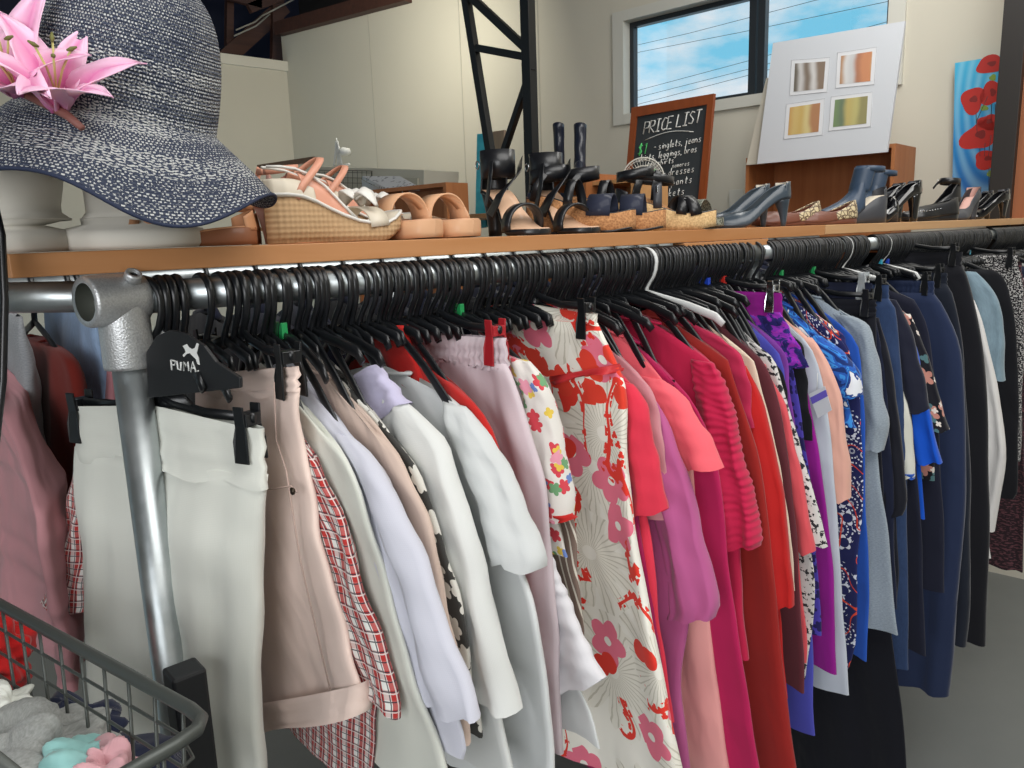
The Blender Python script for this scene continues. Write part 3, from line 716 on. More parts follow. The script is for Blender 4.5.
T_('cobalt_tee', 'vivid cobalt blue T-shirt sleeve below the gold-motif blouse', 't-shirt', fb('cobalt'), (914, 330), .2,
   [(906,318),(916,345),(923,385),(931,420),(942,462)], sleeve=True, body=[(925,520)], sw=.08, slant=-.02, T=.014, amp=.003)
T_('rose_print_blouse', 'black blouse with dusty pink and teal flowers beside the cobalt T-shirt', 'blouse', fb('darkfloral'), (920, 330), .2,
   [(910,314),(921,338),(932,370),(941,405),(949,431)], sleeve=True, body=[(935,480)], sw=.06, slant=-.01, T=.013, amp=.003)
T_('dark_cardigan', 'dark ink-blue cardigan left of the elastic-waist navy trousers', 'cardigan', fb('ink'), (926, 322), .2,
   [(914,300),(926,322),(933,355),(938,410),(942,480),(945,592)], T=.015, amp=.004)
B_('elastic_waist_trousers', 'navy blue trousers with a gathered elastic waist and pale stitching', 'trousers', fb('navy_trouser'), (934, 281), .15,
   [(934,281),(938,298),(948,318),(958,345),(963,385),(965,450),(962,540),(955,620),(948,697)], wb=.045, gather=1, T=.026, amp=.006, fr=(4,8), legs=.3,
   h=hb('black clip hanger holding the navy elastic-waist trousers', mark=MK['blue']))
B_('slate_trousers', 'blackish-blue trousers between the elastic-waist and the widest black pair', 'trousers', fb('dark_trouser'), (947, 273), .16,
   [(947,273),(951,290),(958,320),(964,360),(968,420),(971,500),(970,600),(967,645)], T=.02, amp=.004, legs=.3)
B_('wide_trousers', 'wide black trousers with a tall plain waistband and long legs', 'trousers', fb('black_trouser'), (962, 252), .17,
   [(962,252),(966,275),(975,305),(981,335),(985,380),(988,440),(989,520),(987,600),(985,645)], wb=.05, T=.03, amp=.006, legs=.3, fr=(1.5, 3),
   h=hb('black clip hanger holding the wide black trousers', mark=MK['lblue']))
T_('white_shirt', 'optic white shirt with a long curved sleeve behind the wide black trousers', 'shirt', fb('optic_white'), (982, 312), .2,
   [(974,300),(984,325),(996,380),(1004,425),(1006,455),(1001,495),(995,530)], sleeve=True, body=[(990,560)], sw=.09, slant=.0, T=.016, amp=.004)
T_('denim_jacket', 'light washed denim jacket with a frayed sleeve end', 'jacket', fb('light_denim'), (993, 290), .2,
   [(976,272),(993,290),(1001,312),(1004,335),(1004,365),(1005,380)], sleeve=True, body=[(998,430)], sw=.12, slant=-.015, T=.02, amp=.005)
T_('black_jumper', 'black long-sleeved jumper behind the light denim jacket', 'jumper', fb('black_cloth'), (1006, 280), .2,
   [(994,270),(1006,281),(1014,315),(1018,356),(1019,420),(1017,490),(1013,500)], T=.016, amp=.004)
B_('tweed_skirt', 'black and white flecked tweed skirt at the far end of the rail', 'skirt', fb('tweed'), (1018, 255), .17,
   [(1018,255),(1023,285),(1025,340),(1023,400),(1021,460)], T=.02, amp=.006)
B_('maroon_fleck_skirt', 'dark maroon flecked skirt hanging low at the far end', 'skirt', fb('redtweed'), (1022, 262), .17,
   [(1022,262),(1026,300),(1026,400),(1025,500),(1023,573)], T=.025, amp=.008)
T_('mottled_blouse', 'pale blouse with a faded pink pattern at the right end', 'blouse', fb('mottle'), (1030, 290), .2,
   [(1024,278),(1033,300),(1036,380),(1036,470)], T=.014, amp=.004)
T_('navy_jumper', 'navy jumper next to the pale mottled blouse', 'jumper', fb('navy'), (1040, 275), .2,
   [(1034,268),(1042,290),(1046,380),(1046,500)], T=.014, amp=.004)
T_('grey_tee', 'mid-grey marl T-shirt after the navy jumper at the right end', 'top', fb('grey_marl'), (1052, 272), .2,
   [(1046,266),(1054,290),(1058,380),(1056,460)], T=.014, amp=.004)

# clothes of the second rail behind, seen left of the post
YB = YR+.66
T_('puffy_jacket', 'dusty rose quilted jacket hanging at the far left behind the wire basket', 'jacket', fb('dusty_rose'), (8, 395), .2,
   [(6,395),(17,410),(29,442),(46,488),(58,530),(67,600),(75,690)], yr=YB, T=.05, amp=.014, bT=.04, ridge=(.003, 70))
T_('frayed_scarf_top', 'grey woven top with a frayed edge behind the dusty rose jacket', 'top', fb('fringe_grey'), (24, 330), .2,
   [(22,318),(28,350),(33,395),(34,430),(36,500)], yr=YB, T=.02)
T_('rust_singlet', 'dark rust-red sleeveless singlet on the rear rail left of the post', 'top', fb('rust_brown'), (62, 352), .2,
   [(60,349),(73,372),(76,440),(80,560),(82,600)], yr=YB, T=.03, amp=.01)
T_('sky_shirt', 'pale blue denim shirt high up behind the rust-red top', 'shirt', fb('pale_blue'), (96, 318), .2,
   [(92,305),(100,350),(106,450),(108,520)], yr=YB, T=.03)
T_('plum_coat', 'dull plum coat low on the rear rail behind the tartan shirt', 'coat', fb('dusty_pink'), (110, 345), .2,
   [(108,340),(116,400),(122,560),(125,700)], yr=YB, T=.03)
build_specs()
# details sewn onto single garments
def piece(gname, name, near, far, mat, T=.012, xo=-.006, amp=0.0, label=None, yaw=0.0, nv=5):
    X = OUT[gname]; o = cloth(to_uz(X, near, None, yaw), to_uz(X, far, None, yaw), 0, T, amp, (1.2,), 5, nt=40, nv=nv, T0=1, xo=xo, topcap=False).build(name, mat, OUTR[gname])
    if label: o['label'] = label
    return o
piece('denim_shorts', 'turned_up_cuff', [(367,680),(369,709)], [(193,712),(193,746)], fb('pink_denim'), T=.027, xo=-.002, amp=.003)
YW = math.radians(23); X2 = OUT['yoga_trousers']+.03
for nm_, n_, f_, th_ in (('sleeve', [(100,430),(98,520),(94,580),(90,612)], [(80,440),(68,520),(54,575),(42,603)], .013), ('shirt_side', [(120,560),(122,640),(122,712)], [(78,560),(84,640),(89,700)], .008)):
    o_ = cloth(to_uz(X2, n_, None, YW), to_uz(X2, f_, None, YW), 0, th_, .003, (1.2,), 7, nt=36, nv=20, T0=1, xo=(.0 if nm_ == 'sleeve' else .012)).xf(Matrix.Translation((X2-OUT['plaid_shirt'], 0, 0)) @ Matrix.Rotation(YW, 4, 'Z')).build(nm_, fb('plaid'), OUTR['plaid_shirt'])
piece('floral_dress', 'coral_waist_trim', [(616,364),(618,371)], [(553,376),(553,383)], plain('coral_trim', 'c02a30', .6), T=.0285, xo=0, label='narrow coral band round the waist')
X = OUT['denim_shorts']
def face(px, py, off): p = on_plane(px, py, (X-off, 0, 0), (1, 0, 0)); return p-V((X, YR, ZR))
m = MB(); m.tube([face(x, y, .023) for x, y in ((262,489),(275,489),(291,486),(297,492))], .0012, 5); m.tube([face(x, y, .021) for x, y in ((274,382),(276,440),(286,470),(300,560),(330,690))], .0011, 5); m.build('stitched_seam', plain('pink_seam', 'b39c92', .8), OUTR['denim_shorts'])
q = face(293, 491, .026); m = MB(); m.lathe([(.0001, -.003), (.005, -.002), (.0045, .001), (.0001, .002)], tuple(q), 16, 'x'); m.build('rivet', plain('dark_rivet', '3c352c', .4, .8), OUTR['denim_shorts'])
# printed panel of the broad hanger behind the post
YW = math.radians(23); X = OUT['yoga_trousers']; hn = V((math.cos(YW), math.sin(YW), 0)); HC = V((X, YR, ZR)); HI = (Matrix.Translation(HC) @ Matrix.Rotation(YW, 4, 'Z')).inverted()
def hp(px, py, off=0.0): return HI @ on_plane(px, py, HC-hn*(.026+off), hn)
hg = [o for o in C.objects if o.get('label', '').startswith('broad black clip hanger')][0]
hx = V((-1, 0, 0))
m = MB(); m.slab([hp(*p) for p in ((148,398),(146,352),(156,336),(170,330),(186,334),(204,346),(216,362),(240,378),(240,388))], -hx, .005); m.build('hanger_panel', M_blackm, hg, smooth=False, bevel=.001)
cat = [(183,346),(187,344),(189,347),(192,349),(195,348),(197,343),(199,344),(198,349),(197,353),(199,358),(200,365),(198,364),(196,359),(193,356),(190,353),(187,354),(184,357),(183,355),(186,352),(185,349)]
m = MB(); m.slab([hp(*p, .0004) for p in cat], hx, .0006); m.build('leaping_cat_emblem', plain('print_white', 'd8dad8', .5), hg, smooth=False)
m = MB()
for st in (((171,360),(172,370)),((171,360),(175,361),(175,365),(172,365)),((177,361),(178,369),(181,370),(181,362)),((184,371),(184,362),(186,367),(188,362),(189,371)),((191,372),(193,362),(196,372)),((192,368),(195,368)),((198,371),(198.6,371))):
    m.tube([hp(x, y, .001) for x, y in st], .0012, 5)
m.build('brand_lettering', plain('print_white', 'd8dad8', .5), hg)
# ------------------------------------------------------------------ extra hangers packed along the rail
rnd = random.Random(5)
X0, X1 = rail_x(160), rail_x(1060)
gaps = [(rail_x(a), rail_x(b)) for a, b in ((744, 764), (860, 872), (982, 990), (205, 220), (236, 246))]
x = X0; proto = None
while x < X1:
    if all(abs(x-u) > .0085 for u in USED_S) and not any(a < x < b for a, b in gaps):
        if proto is None:
            protos = [hanger(x, 'top', (.125, -.104)), hanger(x+.001, 'top', (.072, -.094)), hanger(x+.002, 'top', (.15, -.116))]; USED_S[-3:] = []; proto = protos[0]; protos[1].location.x = x+.010; protos[2].location.x = x+.022; x += .022
        else:
            c = copy_tree(rnd.choice(protos) if (rail_x(255) < x < rail_x(345) or rail_x(560) < x < rail_x(690)) else protos[1]); c.location.x = x; c.rotation_euler.z = rnd.uniform(-.16, .16); c.rotation_euler.x = rnd.uniform(-.05, .05)
        x += .0135+rnd.random()*.006
    else: x += .003
# a few hooks that stand out
for px, mk, lb, m in ((646, None, 'white plastic hanger whose arm slants above the salmon and cerise tops', M_whitep), (843, None, 'white plastic hanger hook among the black ones above the rolled jeans', M_whitep), (882, None, 'second white plastic hanger hook, just right of the first along the rail', M_whitep),
                      (779, 'green', 'black hanger with a green size marker near the end of the purple skirt', None), (456, 'green', 'black hanger with a green size marker marked S above the elastic-waist lilac trousers', None),
                      (277, 'green', 'black hanger with a green size marker above the pink denim shorts', None), (705, 'blue', 'black hanger with a blue size marker left of the purple skirt', None),
                      (879, 'aqua', 'black hanger with an aqua size marker above the navy trousers', None), (931, 'blue', 'black hanger with a royal blue size marker above the wide black trousers', None), (968, 'aqua', 'black hanger with an aqua size marker near the far end', None)):
    h_ = hanger(rail_x(px), 'top', (.2 if px == 646 else .12, -.12 if px == 646 else -.105), colour=m, label=lb, mark=MK[mk] if mk else None)
# ------------------------------------------------------------------ pipes and fittings
ZS = ZR+RR+.012+.028          # top of the shelf
XF = rail_x(120)
def pipe(name, a, b, r, label=None, cat='pipe', parent=None):
    m = MB(); a, b = V(a), V(b); d = (b-a).normalized()
    up = (0, 0, 1) if abs(d.z) < .9 else (1, 0, 0)
    m.tube([a, b], r, 32, up=up); o = m.build(name, M_galv, parent)
    for p in o.data.polygons:
        if len(p.vertices) > 4: p.use_smooth = False
    if label: tag(o, label, cat)
    return o
rack = empty('pipe_rack', (XF, YR, 0))
def rloc(p): return (p[0]-XF, p[1]-YR, p[2])
pipe('hanging_rail', rloc((XF+.002, YR, ZR)), rloc((rail_x(758), YR, ZR)), RR, parent=rack)
pipe('hanging_rail', rloc((rail_x(759), YR, ZR)), rloc((rail_x(1090), YR, ZR)), RR*.92, parent=rack)
pipe('upright_post', rloc((XF+.002, YR-.001, 0)), rloc((XF+.002, YR-.001, ZR-.02)), .0225, parent=rack)
for xx in (rail_x(762), rail_x(1088)):
    pipe('upright_post', rloc((xx, YR+.03, 0)), rloc((xx, YR+.03, ZR-.02)), .02, parent=rack)
pL = at(-70, 292, 1.06)
pipe('side_pipe', rloc((XF+.03, YR+.055, ZR)), rloc((pL.x, pL.y+.05, ZR+.002)), .0215, parent=rack)
f = MB()
f.lathe([(.0235, -.044), (.0305, -.044), (.032, -.040), (.0325, -.01), (.0325, .012), (.0315, .026), (.030, .028), (.0225, .028)], (0, 0, ZR), 48, 'x', False, True)
f.lathe([(.0225, -.088), (.0300, -.088), (.0310, -.084), (.0305, -.03), (.0312, 0)], (.002, 0, ZR), 48, 'z', False, False)
f.xf(Matrix.Translation((0, 0, 0)) @ Matrix.Rotation(math.radians(14), 4, 'Z'))
bo = MB(); bo.lathe([(.0236, -.0435), (.0232, -.006), (.0001, -.006)], (0, 0, ZR), 48, 'x', False, True); bo.xf(Matrix.Rotation(math.radians(14), 4, 'Z')); bo.build('open_socket', plain('socket_inside', '4a4d46', .7, .3), rack)
fo = f.build('corner_fitting', M_cast, rack)
for nm, c, dr in (('screw_boss', V((.012, -.018, ZR+.024)), V((.15, -.6, .78))), ('screw_boss', V((.036, -.004, ZR-.052)), V((1, -.15, 0)))):
    b = MB(); q = dr.normalized().to_track_quat('Z', 'Y').to_matrix().to_4x4()
    b.lathe([(.0105, 0), (.0105, .009), (.0095, .0115), (.0065, .0115), (.0060, .0075), (.0001, .0075)], (0, 0, 0), 24, 'z', True, True)
    b.xf(Matrix.Translation(c) @ q).build(nm, M_cast, rack)
    b = MB(); b.lathe([(.0050, .0074), (.0050, .0082)], (0, 0, 0), 6, 'z'); b.xf(Matrix.Translation(c) @ q).build('grub_screw', M_blackm, rack)
for xx in (0.002,):
    b = MB(); b.lathe([(.05, 0), (.05, .006), (.03, .008), (.03, .04), (.0225, .04)], (xx, 0, 0), 32); b.build('floor_flange', M_cast, rack)
tag(rack, 'galvanised steel pipe rack with a cast corner fitting carrying all the hangers', 'rack')
# rear rail
rr = empty('rear_pipe_rack', (-.9, YR+.66, 0))
m = MB(); m.tube([(0, 0, ZR), (4.25, 0, ZR)], RR, 24, up=(0,0,1)); m.build('hanging_rail', M_galv, rr)
for xx in (.02, 2.0, 4.22):
    m = MB(); m.tube([(xx, 0, 0), (xx, 0, ZR)], .02, 24, up=(1,0,0)); m.build('upright_post', M_galv, rr)
tag(rr, 'second steel rail behind the front one carrying the dusty rose jacket', 'rack')
# black square upright beside the post
p = at(184, 668, .97); zt = p.z
m = MB(); m.box((-.021, -.021, 0), (.021, .021, zt)); o = m.build('square_upright', M_blackm, smooth=False, bevel=.004); o.location = (p.x, p.y, 0)
tag(o, 'black square capped upright standing against the steel post behind the basket', 'post')
# ------------------------------------------------------------------ shelf boards
W_pine = wood('pine_board', 'c89468', 'a8703f', 1.0, 'x')
W_pine2 = wood('pale_pine_board', 'd2ab80', 'b78a5c', 1.0, 'x')
def shelf_x(px, y=None, z=None):
    y = YR if y is None else y; z = ZS if z is None else z
    lo, hi = -2, 30
    for _ in range(50):
        m_ = (lo+hi)/2; q = proj((m_, y, z))
        if q[2] < .05 or q[0] < px: lo = m_
        else: hi = m_
    return lo
YS = YR-.004
xa, xb, xc = shelf_x(7), shelf_x(824), shelf_x(1075)
def board(name, x0, x1, y0, y1, z0, z1, mat, label, cat='shelf board'):
    m = MB(); m.box((0, 0, 0), (x1-x0, y1-y0, z1-z0)); o = m.build(name, mat, smooth=False, bevel=.0015); o.location = (x0, y0, z0); tag(o, label, cat); return o
board('shelf_board', xa, xb, YS, YS+.33, ZS-.028, ZS, W_pine, 'long orange-brown pine board over the near rail, carrying the hat and most shoes')
board('shelf_board', xb+.004, xc, YS, YS+.33, ZS-.026, ZS, W_pine2, 'paler pine board at the far end, under the patent heels')
board('shelf_batten', shelf_x(682), shelf_x(766), YS-.004, YS+.03, ZS-.047, ZS-.029, W_pine, 'short rough pine batten screwed under the shelf beside the bare pipe', 'batten')

# dark coats added on the rear rail as shade behind the hooks
cts = []
for k in range(3):
    rt = empty('filler_dark_coat', (.62+.11*k, YR+.66, ZR)); E = [(.2, -.13), (.225, -.3), (.235, -.7), (.24, -1.0)]
    cloth(E, [(-u, z) for u, z in E], .05, .03, .008, (1.6, 3.1), 90+k, nt=36, nv=18).build('garment_body', fb(('black_cloth', 'ink', 'navy')[k]), rt)
    m = MB(); m.tube([(0, -.05, -.09), (0.012, 0, -.07), (0, .05, -.09)], .012, 8, up=(1, 0, 0)); m.build('collar', fb('ink'), rt)
    hk = get_hook('plain').build('hook', M_black, rt); cts.append(rt)
for k in range(22):
    c = cts[k] if k < 3 else copy_tree(cts[k % 3]); c.location.x = .62+.112*k; c.rotation_euler.z = rnd.uniform(-.1, .1)
    tag(c, 'dark coat added on the rear rail to darken the gaps behind the crowded hooks', 'coat', 'added dark coats on the rear rail')
# ------------------------------------------------------------------ the room
t = NT('painted_wall', .8); n = t.noise(scale=1.3, det=4); n2 = t.noise(scale=14, det=3)
t.col(t.mix(t.mul(n, .5), H('cdc8b9'), H('b7b3a6'))); t.nrm(t.bump(n2, .08, .004)); M_wall = t.mat
t = NT('concrete_floor', .42); n = t.noise(scale=1.6, det=5, rough=.6); n2 = t.noise(scale=9, det=4); s = t.gt(t.noise(scale=3.1, det=5, rough=.7), .7)
t.col(t.mix(t.mul(s, .5), t.mix(n, H('6c7070'), H('828583')), H('5f6260'))); t.nrm(t.bump(n2, .1, .004)); M_floor = t.mat
P0 = at(614, 124, 5.3)
wl = ray(-350, 267); wl.z = 0; wl.normalize(); wr = -wl            # wr runs to the right along the back wall
wn = V((wr.y, -wr.x, 0)); 
if (EYE-P0).dot(wn) < 0: wn = -wn
def onw(px, py, off=0.0): return on_plane(px, py, P0+wn*off, wn)
def wa(p): return (V(p)-P0).dot(wr)
def wp(a, z, off=0.0): return V((P0.x, P0.y, 0))+wr*a+wn*off+V((0, 0, z))
cor = onw(286, 62); a0 = wa(cor); zl = cor.z
pA, pB = onw(286, 22), onw(375, -3)
sl = (pB.z-pA.z)/(wa(pB)-wa(pA)); zA = pA.z
def ztop(a): return zA+sl*(a-a0)
TL, BL = onw(614, 17), onw(616, 123); R_ = onw(903, 40); aL, aR = wa(BL), wa(R_); zB = BL.z; zT = TL.z
aE = a0+9.5
print('ROOM', 'corner', cor, 'slope', sl, 'window', aL, aR, zB, zT, 'wr', wr)
def wall_poly(mb, pts):                   # pts (a, z) extruded outwards
    mb.slab([wp(a, z) for a, z in pts], -wn, .12)
mb = MB()
ab = wa(pB)+.5; zC = zl+2.3
wall_poly(mb, [(a0-.05, 0), (ab, 0), (ab, ztop(ab)), (a0-.05, zA)])
wall_poly(mb, [(ab, 0), (aL, 0), (aL, zC), (ab, zC)])
wall_poly(mb, [(aL, 0), (aR, 0), (aR, zB), (aL, zB)])
wall_poly(mb, [(aL, zT), (aR, zT), (aR, zC), (aL, zC)])
wall_poly(mb, [(aR, 0), (aE, 0), (aE, zC), (aR, zC)])
tag(mb.build('wall_back', M_wall, smooth=False), kind='structure')
# sheet joints on the back wall
for i, px in enumerate((371, 461, 539)):
    q = wa(onw(px, 60)); mb = MB(); mb.obox(wp(q-.004, 0, .001), wr*.008, wn*.003, V((0, 0, ztop(min(q, ab))-.02)))
    tag(mb.build('trim_%d' % (i+1), plain('wall_joint', 'b5b1a5', .8), smooth=False), kind='structure')
# left wall with its ledge
XD = V((1, 0, 0)); cw = V((cor.x, cor.y, 0))
mb = MB(); mb.obox(cw+V((.1, 0, 0)), V((-8, 0, 0)), V((0, .1, 0)), V((0, 0, zl-.09)))
tag(mb.build('wall_left', M_wall, smooth=False), kind='structure')
mb = MB(); mb.obox(cw+V((.05, -.03, zl-.09)), V((-7.9, 0, 0)), V((0, .16, 0)), V((0, 0, .09)))
tag(mb.build('trim_4', plain('ledge_paint', 'd3cfc2', .7), smooth=False), kind='structure')
# backdrop walls closing the roof void, its darkness put into their colour
M_navy = plain('void_dark_navy', '0b1330', .7)
mb = MB(); mb.obox(cw+V((2.6, 1.6, 0)), V((-12, 0, 0)), V((0, .1, 0)), V((0, 0, zC)))
tag(mb.build('wall_rear', M_navy, smooth=False), kind='structure')
mb = MB(); mb.obox(wp(a0-1.6, 0, -1.2), wr*3.6, -wn*.1, V((0, 0, zC)))
tag(mb.build('wall_far', plain('roof_void_brown', '1d1513', .8), smooth=False), kind='structure')
mb = MB(); mb.box((-5, -7.5, -.1), (12, 6, 0))
tag(mb.build('floor', M_floor, smooth=False), kind='structure')
# roof underside following the slope of the wall top
M_roof = plain('roof_lining', '4a3f38', .8)
mb = MB(); mb.obox(wp(a0-1.6, zC+.01, -1.4), wr*(aE-a0+1.6), wn*12, V((0, 0, .1))); tag(mb.build('ceiling', M_roof, smooth=False), kind='structure')
# far right wall and the wall behind the viewer
mb = MB(); mb.obox(wp(aE-.1, 0, -.1), wn*10, wr*.12, V((0, 0, zC))); tag(mb.build('wall_right', M_wall, smooth=False), kind='structure')
mb = MB(); mb.obox(wp(a0-1.5, 0, 9.6), wr*(aE-a0+1.4), wn*.12, V((0, 0, zC))); tag(mb.build('wall_front', M_wall, smooth=False), kind='structure')
# rafter and truss timbers
W_dark = wood('dark_timber', '5a3527', '38211a', 1.0, 'x', .6)
mb = MB(); mb.obox(wp(a0-.02, ztop(a0)-.0, .002), wp(ab, ztop(ab))-wp(a0, ztop(a0)), wn*.09, V((0, 0, -.12)))
tag(mb.build('rafter', W_dark, smooth=False), 'dark brown rafter sloping along the top of the back wall', 'beam')
def truss(pts, off, w, d, label, name='truss_timber'):
    a, b = [on_plane(px, py, cw+V((0, off, 0)), (0, 1, 0)) for px, py in pts]
    v = (b-a); s = v.cross(V((0, 1, 0))).normalized()*w
    mb = MB(); mb.obox(a-s/2, v, s, V((0, d, 0))); o = mb.build(name, W_dark, smooth=False); tag(o, label, 'beam'); return o
truss([(171,-30),(182,12)], .5, .05, .06, 'thin dark brace left of the others above the ledge')
truss([(188,-20),(210,48)], .5, .07, .06, 'slanting brown brace above the hat crown')
truss([(231,-30),(230,58)], .5, .07, .07, 'upright brown stud above the ledge, left of the big brace')
truss([(222,62),(285,5)], .45, .16, .06, 'broad brown brace rising to the right in the roof corner')
truss([(278,70),(279,-20)], .4, .12, .07, 'upright post in the roof corner beside the back wall')
truss([(205,-12),(262,4)], .35, .08, .06, 'brown top chord dipping towards the roof corner')
truss([(250,8),(345,-28)], .35, .09, .06, 'brown timber meeting the rafter in the roof corner')
for k, (a, b, c) in enumerate((((236,30),(255,22),(262,16)), ((234,36),(256,26),(270,14)), ((262,16),(285,4),(300,-4)))):
    P = [on_plane(px, py, cw+V((0, .25, 0)), (0, 1, 0)) for px, py in (a, b, c)]
    mb = MB(); mb.tube(P, .008, 6); tag(mb.build('roof_cable', plain('pale_cable', '9a968c', .5)), ['upper short', 'lower short', 'long right-hand'][k]+' pale cable strung in the roof corner', 'cable')
# ------------------------------------------------------------------ window
M_tr = plain('window_trim_paint', 'c9c8bf', .5); M_al = plain('window_aluminium', '2e3338', .4, .3)
wi = empty('window_1', wp(aL, zB, 0)); tag(wi, kind='structure'); w0 = V(wi.location)
def wbox(name, a1, z1, a2, z2, o1, o2, mat):
    mb = MB(); mb.obox(wp(a1, z1, o1)-w0, wr*(a2-a1), V((0, 0, z2-z1)), wn*(o2-o1)); o = mb.build(name, mat, wi, smooth=False); return o
tw = .075
wbox('window_trim', aL-.01, zB-.02, aL+tw, zT+.02, .0, .02, M_tr); wbox('window_trim', aR-tw, zB-.02, aR+.01, zT+.02, .0, .02, M_tr)
wbox('window_trim', aL+tw, zB-.02, aR-tw, zB+.045, .0, .025, M_tr); wbox('window_trim', aL+tw, zT-.045, aR-tw, zT+.02, .0, .02, M_tr)
wbox('window_reveal', aL+tw-.02, zB+.03, aL+tw, zT-.03, -.13, .0, M_tr); wbox('window_reveal', aR-tw, zB+.03, aR-tw+.02, zT-.03, -.13, .0, M_tr)
wbox('window_reveal', aL+tw, zB+.03, aR-tw, zB+.045, -.13, .0, M_tr); wbox('window_reveal', aL+tw, zT-.045, aR-tw, zT-.03, -.13, .0, M_tr)
am = wa(onw(752, 50))
for q in ((aL+tw, aL+tw+.03), (am-.05, am-.006), (am+.006, am+.05), (aR-tw-.03, aR-tw)):
    wbox('window_frame', q[0], zB+.045, q[1], zT-.045, -.11, -.06, M_al)
for q in ((zB+.045, zB+.075), (zT-.075, zT-.045)):
    wbox('window_frame', aL+tw+.03, q[0], am-.05, q[1], -.11, -.06, M_al); wbox('window_frame', am+.05, q[0], aR-tw-.03, q[1], -.11, -.06, M_al)
M_glass = plain('window_glass', 'ffffff', .0, 0, Transmission_Weight=1, IOR=1.1)
t = NT('clear_pane'); t.n.remove(t.b); tb = t.n.new('ShaderNodeBsdfTransparent'); gl = t.n.new('ShaderNodeBsdfGlossy'); gl.inputs['Roughness'].default_value = .02
mx = t.n.new('ShaderNodeMixShader'); mx.inputs[0].default_value = .06; t.l.new(tb.outputs[0], mx.inputs[1]); t.l.new(gl.outputs[0], mx.inputs[2]); t.l.new(mx.outputs[0], t.n['Material Output'].inputs[0]); M_pane = t.mat
wbox('window_pane', aL+tw+.02, zB+.06, am-.04, zT-.06, -.09, -.085, M_pane); wbox('window_pane', am+.04, zB+.06, aR-tw-.02, zT-.06, -.09, -.085, M_pane)
# overhead wires outside
for k, (a, b) in enumerate((((638,50),(890,-2)), ((638,88),(890,18)), ((638,95),(890,28)), ((638,102),(890,33)), ((640,42),(745,16)))):
    A, B = on_plane(a[0], a[1], P0-wn*7, wn), on_plane(b[0], b[1], P0-wn*7, wn); d = B-A; A -= d*1.5; B += d*1.5
    mb = MB(); mb.tube([A, (A+B)/2-V((0, 0, .05)), B], .004, 5); tag(mb.build('overhead_wire', plain('wire_grey', '4c5a66', .6)), 'thin overhead wire crossing the sky outside the window', 'wire', 'overhead wires outside the window')
# ------------------------------------------------------------------ black lattice column
M_steel = plain('black_steel', '101113', .35, .2)
col = empty('lattice_column', (0, 0, 0)); O1 = 1.9
def bar(p, q, w, dpt, parent, mat, off, ext0=0, ext1=0, name='steel_bar'):
    a, b = onw(p[0], p[1], off), onw(q[0], q[1], off); d = (b-a)
    a2 = a-d*ext0; b2 = b+d*ext1; v = b2-a2; s = v.cross(wn).normalized()*w
    mb = MB(); mb.obox(a2-s/2-wn*dpt/2, v, s, wn*dpt); o = mb.build(name, mat, parent, smooth=False, bevel=.002); return o
c0 = onw(529, 60, O1); sc_ = (EYE-c0).dot(wn)/F
base = V((c0.x, c0.y, 0))
mb = MB(); mb.obox(base-wr*.024-wn*.024, wr*.048, wn*.048, V((0, 0, zC-.02))); o = mb.build('upright', M_steel, col, smooth=False, bevel=.002)
bar((466, -2), (492, 162), .036, .035, col, M_steel, O1, .6, .35, 'inclined_chord')
bar((470, -4), (531, 53), .034, .03, col, M_steel, O1, .0, .0, 'brace')
bar((477, 48), (531, 58), .032, .03, col, M_steel, O1, .0, .0, 'brace')
bar((532, 68), (497, 172), .026, .03, col, M_steel, O1, .0, .1, 'brace')
tag(col, 'black steel lattice column with slanting braces in front of the back wall', 'column')
c2 = onw(1010, 100, .35); b2 = V((c2.x, c2.y, 0))
mb = MB(); mb.obox(-wr*.045-wn*.05, wr*.09, wn*.1, V((0, 0, zC-.02))); o = mb.build('steel_column', plain('dark_brown_steel', '1a1512', .5), smooth=False, bevel=.002)
tag(o, 'broad dark upright column at the right edge beside the poppy painting', 'column')
mb = MB(); mb.obox(wr*.046-wn*.05+V((0, 0, EYE.z-.25)), wr*.06, wn*.05, V((0, 0, 1.8))); o.location = b2; o = mb.build('timber_facing', wood('orange_timber', 'a5673f', '7d4526', 1, 'z'), o, smooth=False); o['label'] = 'orange-brown timber strip on its right side'
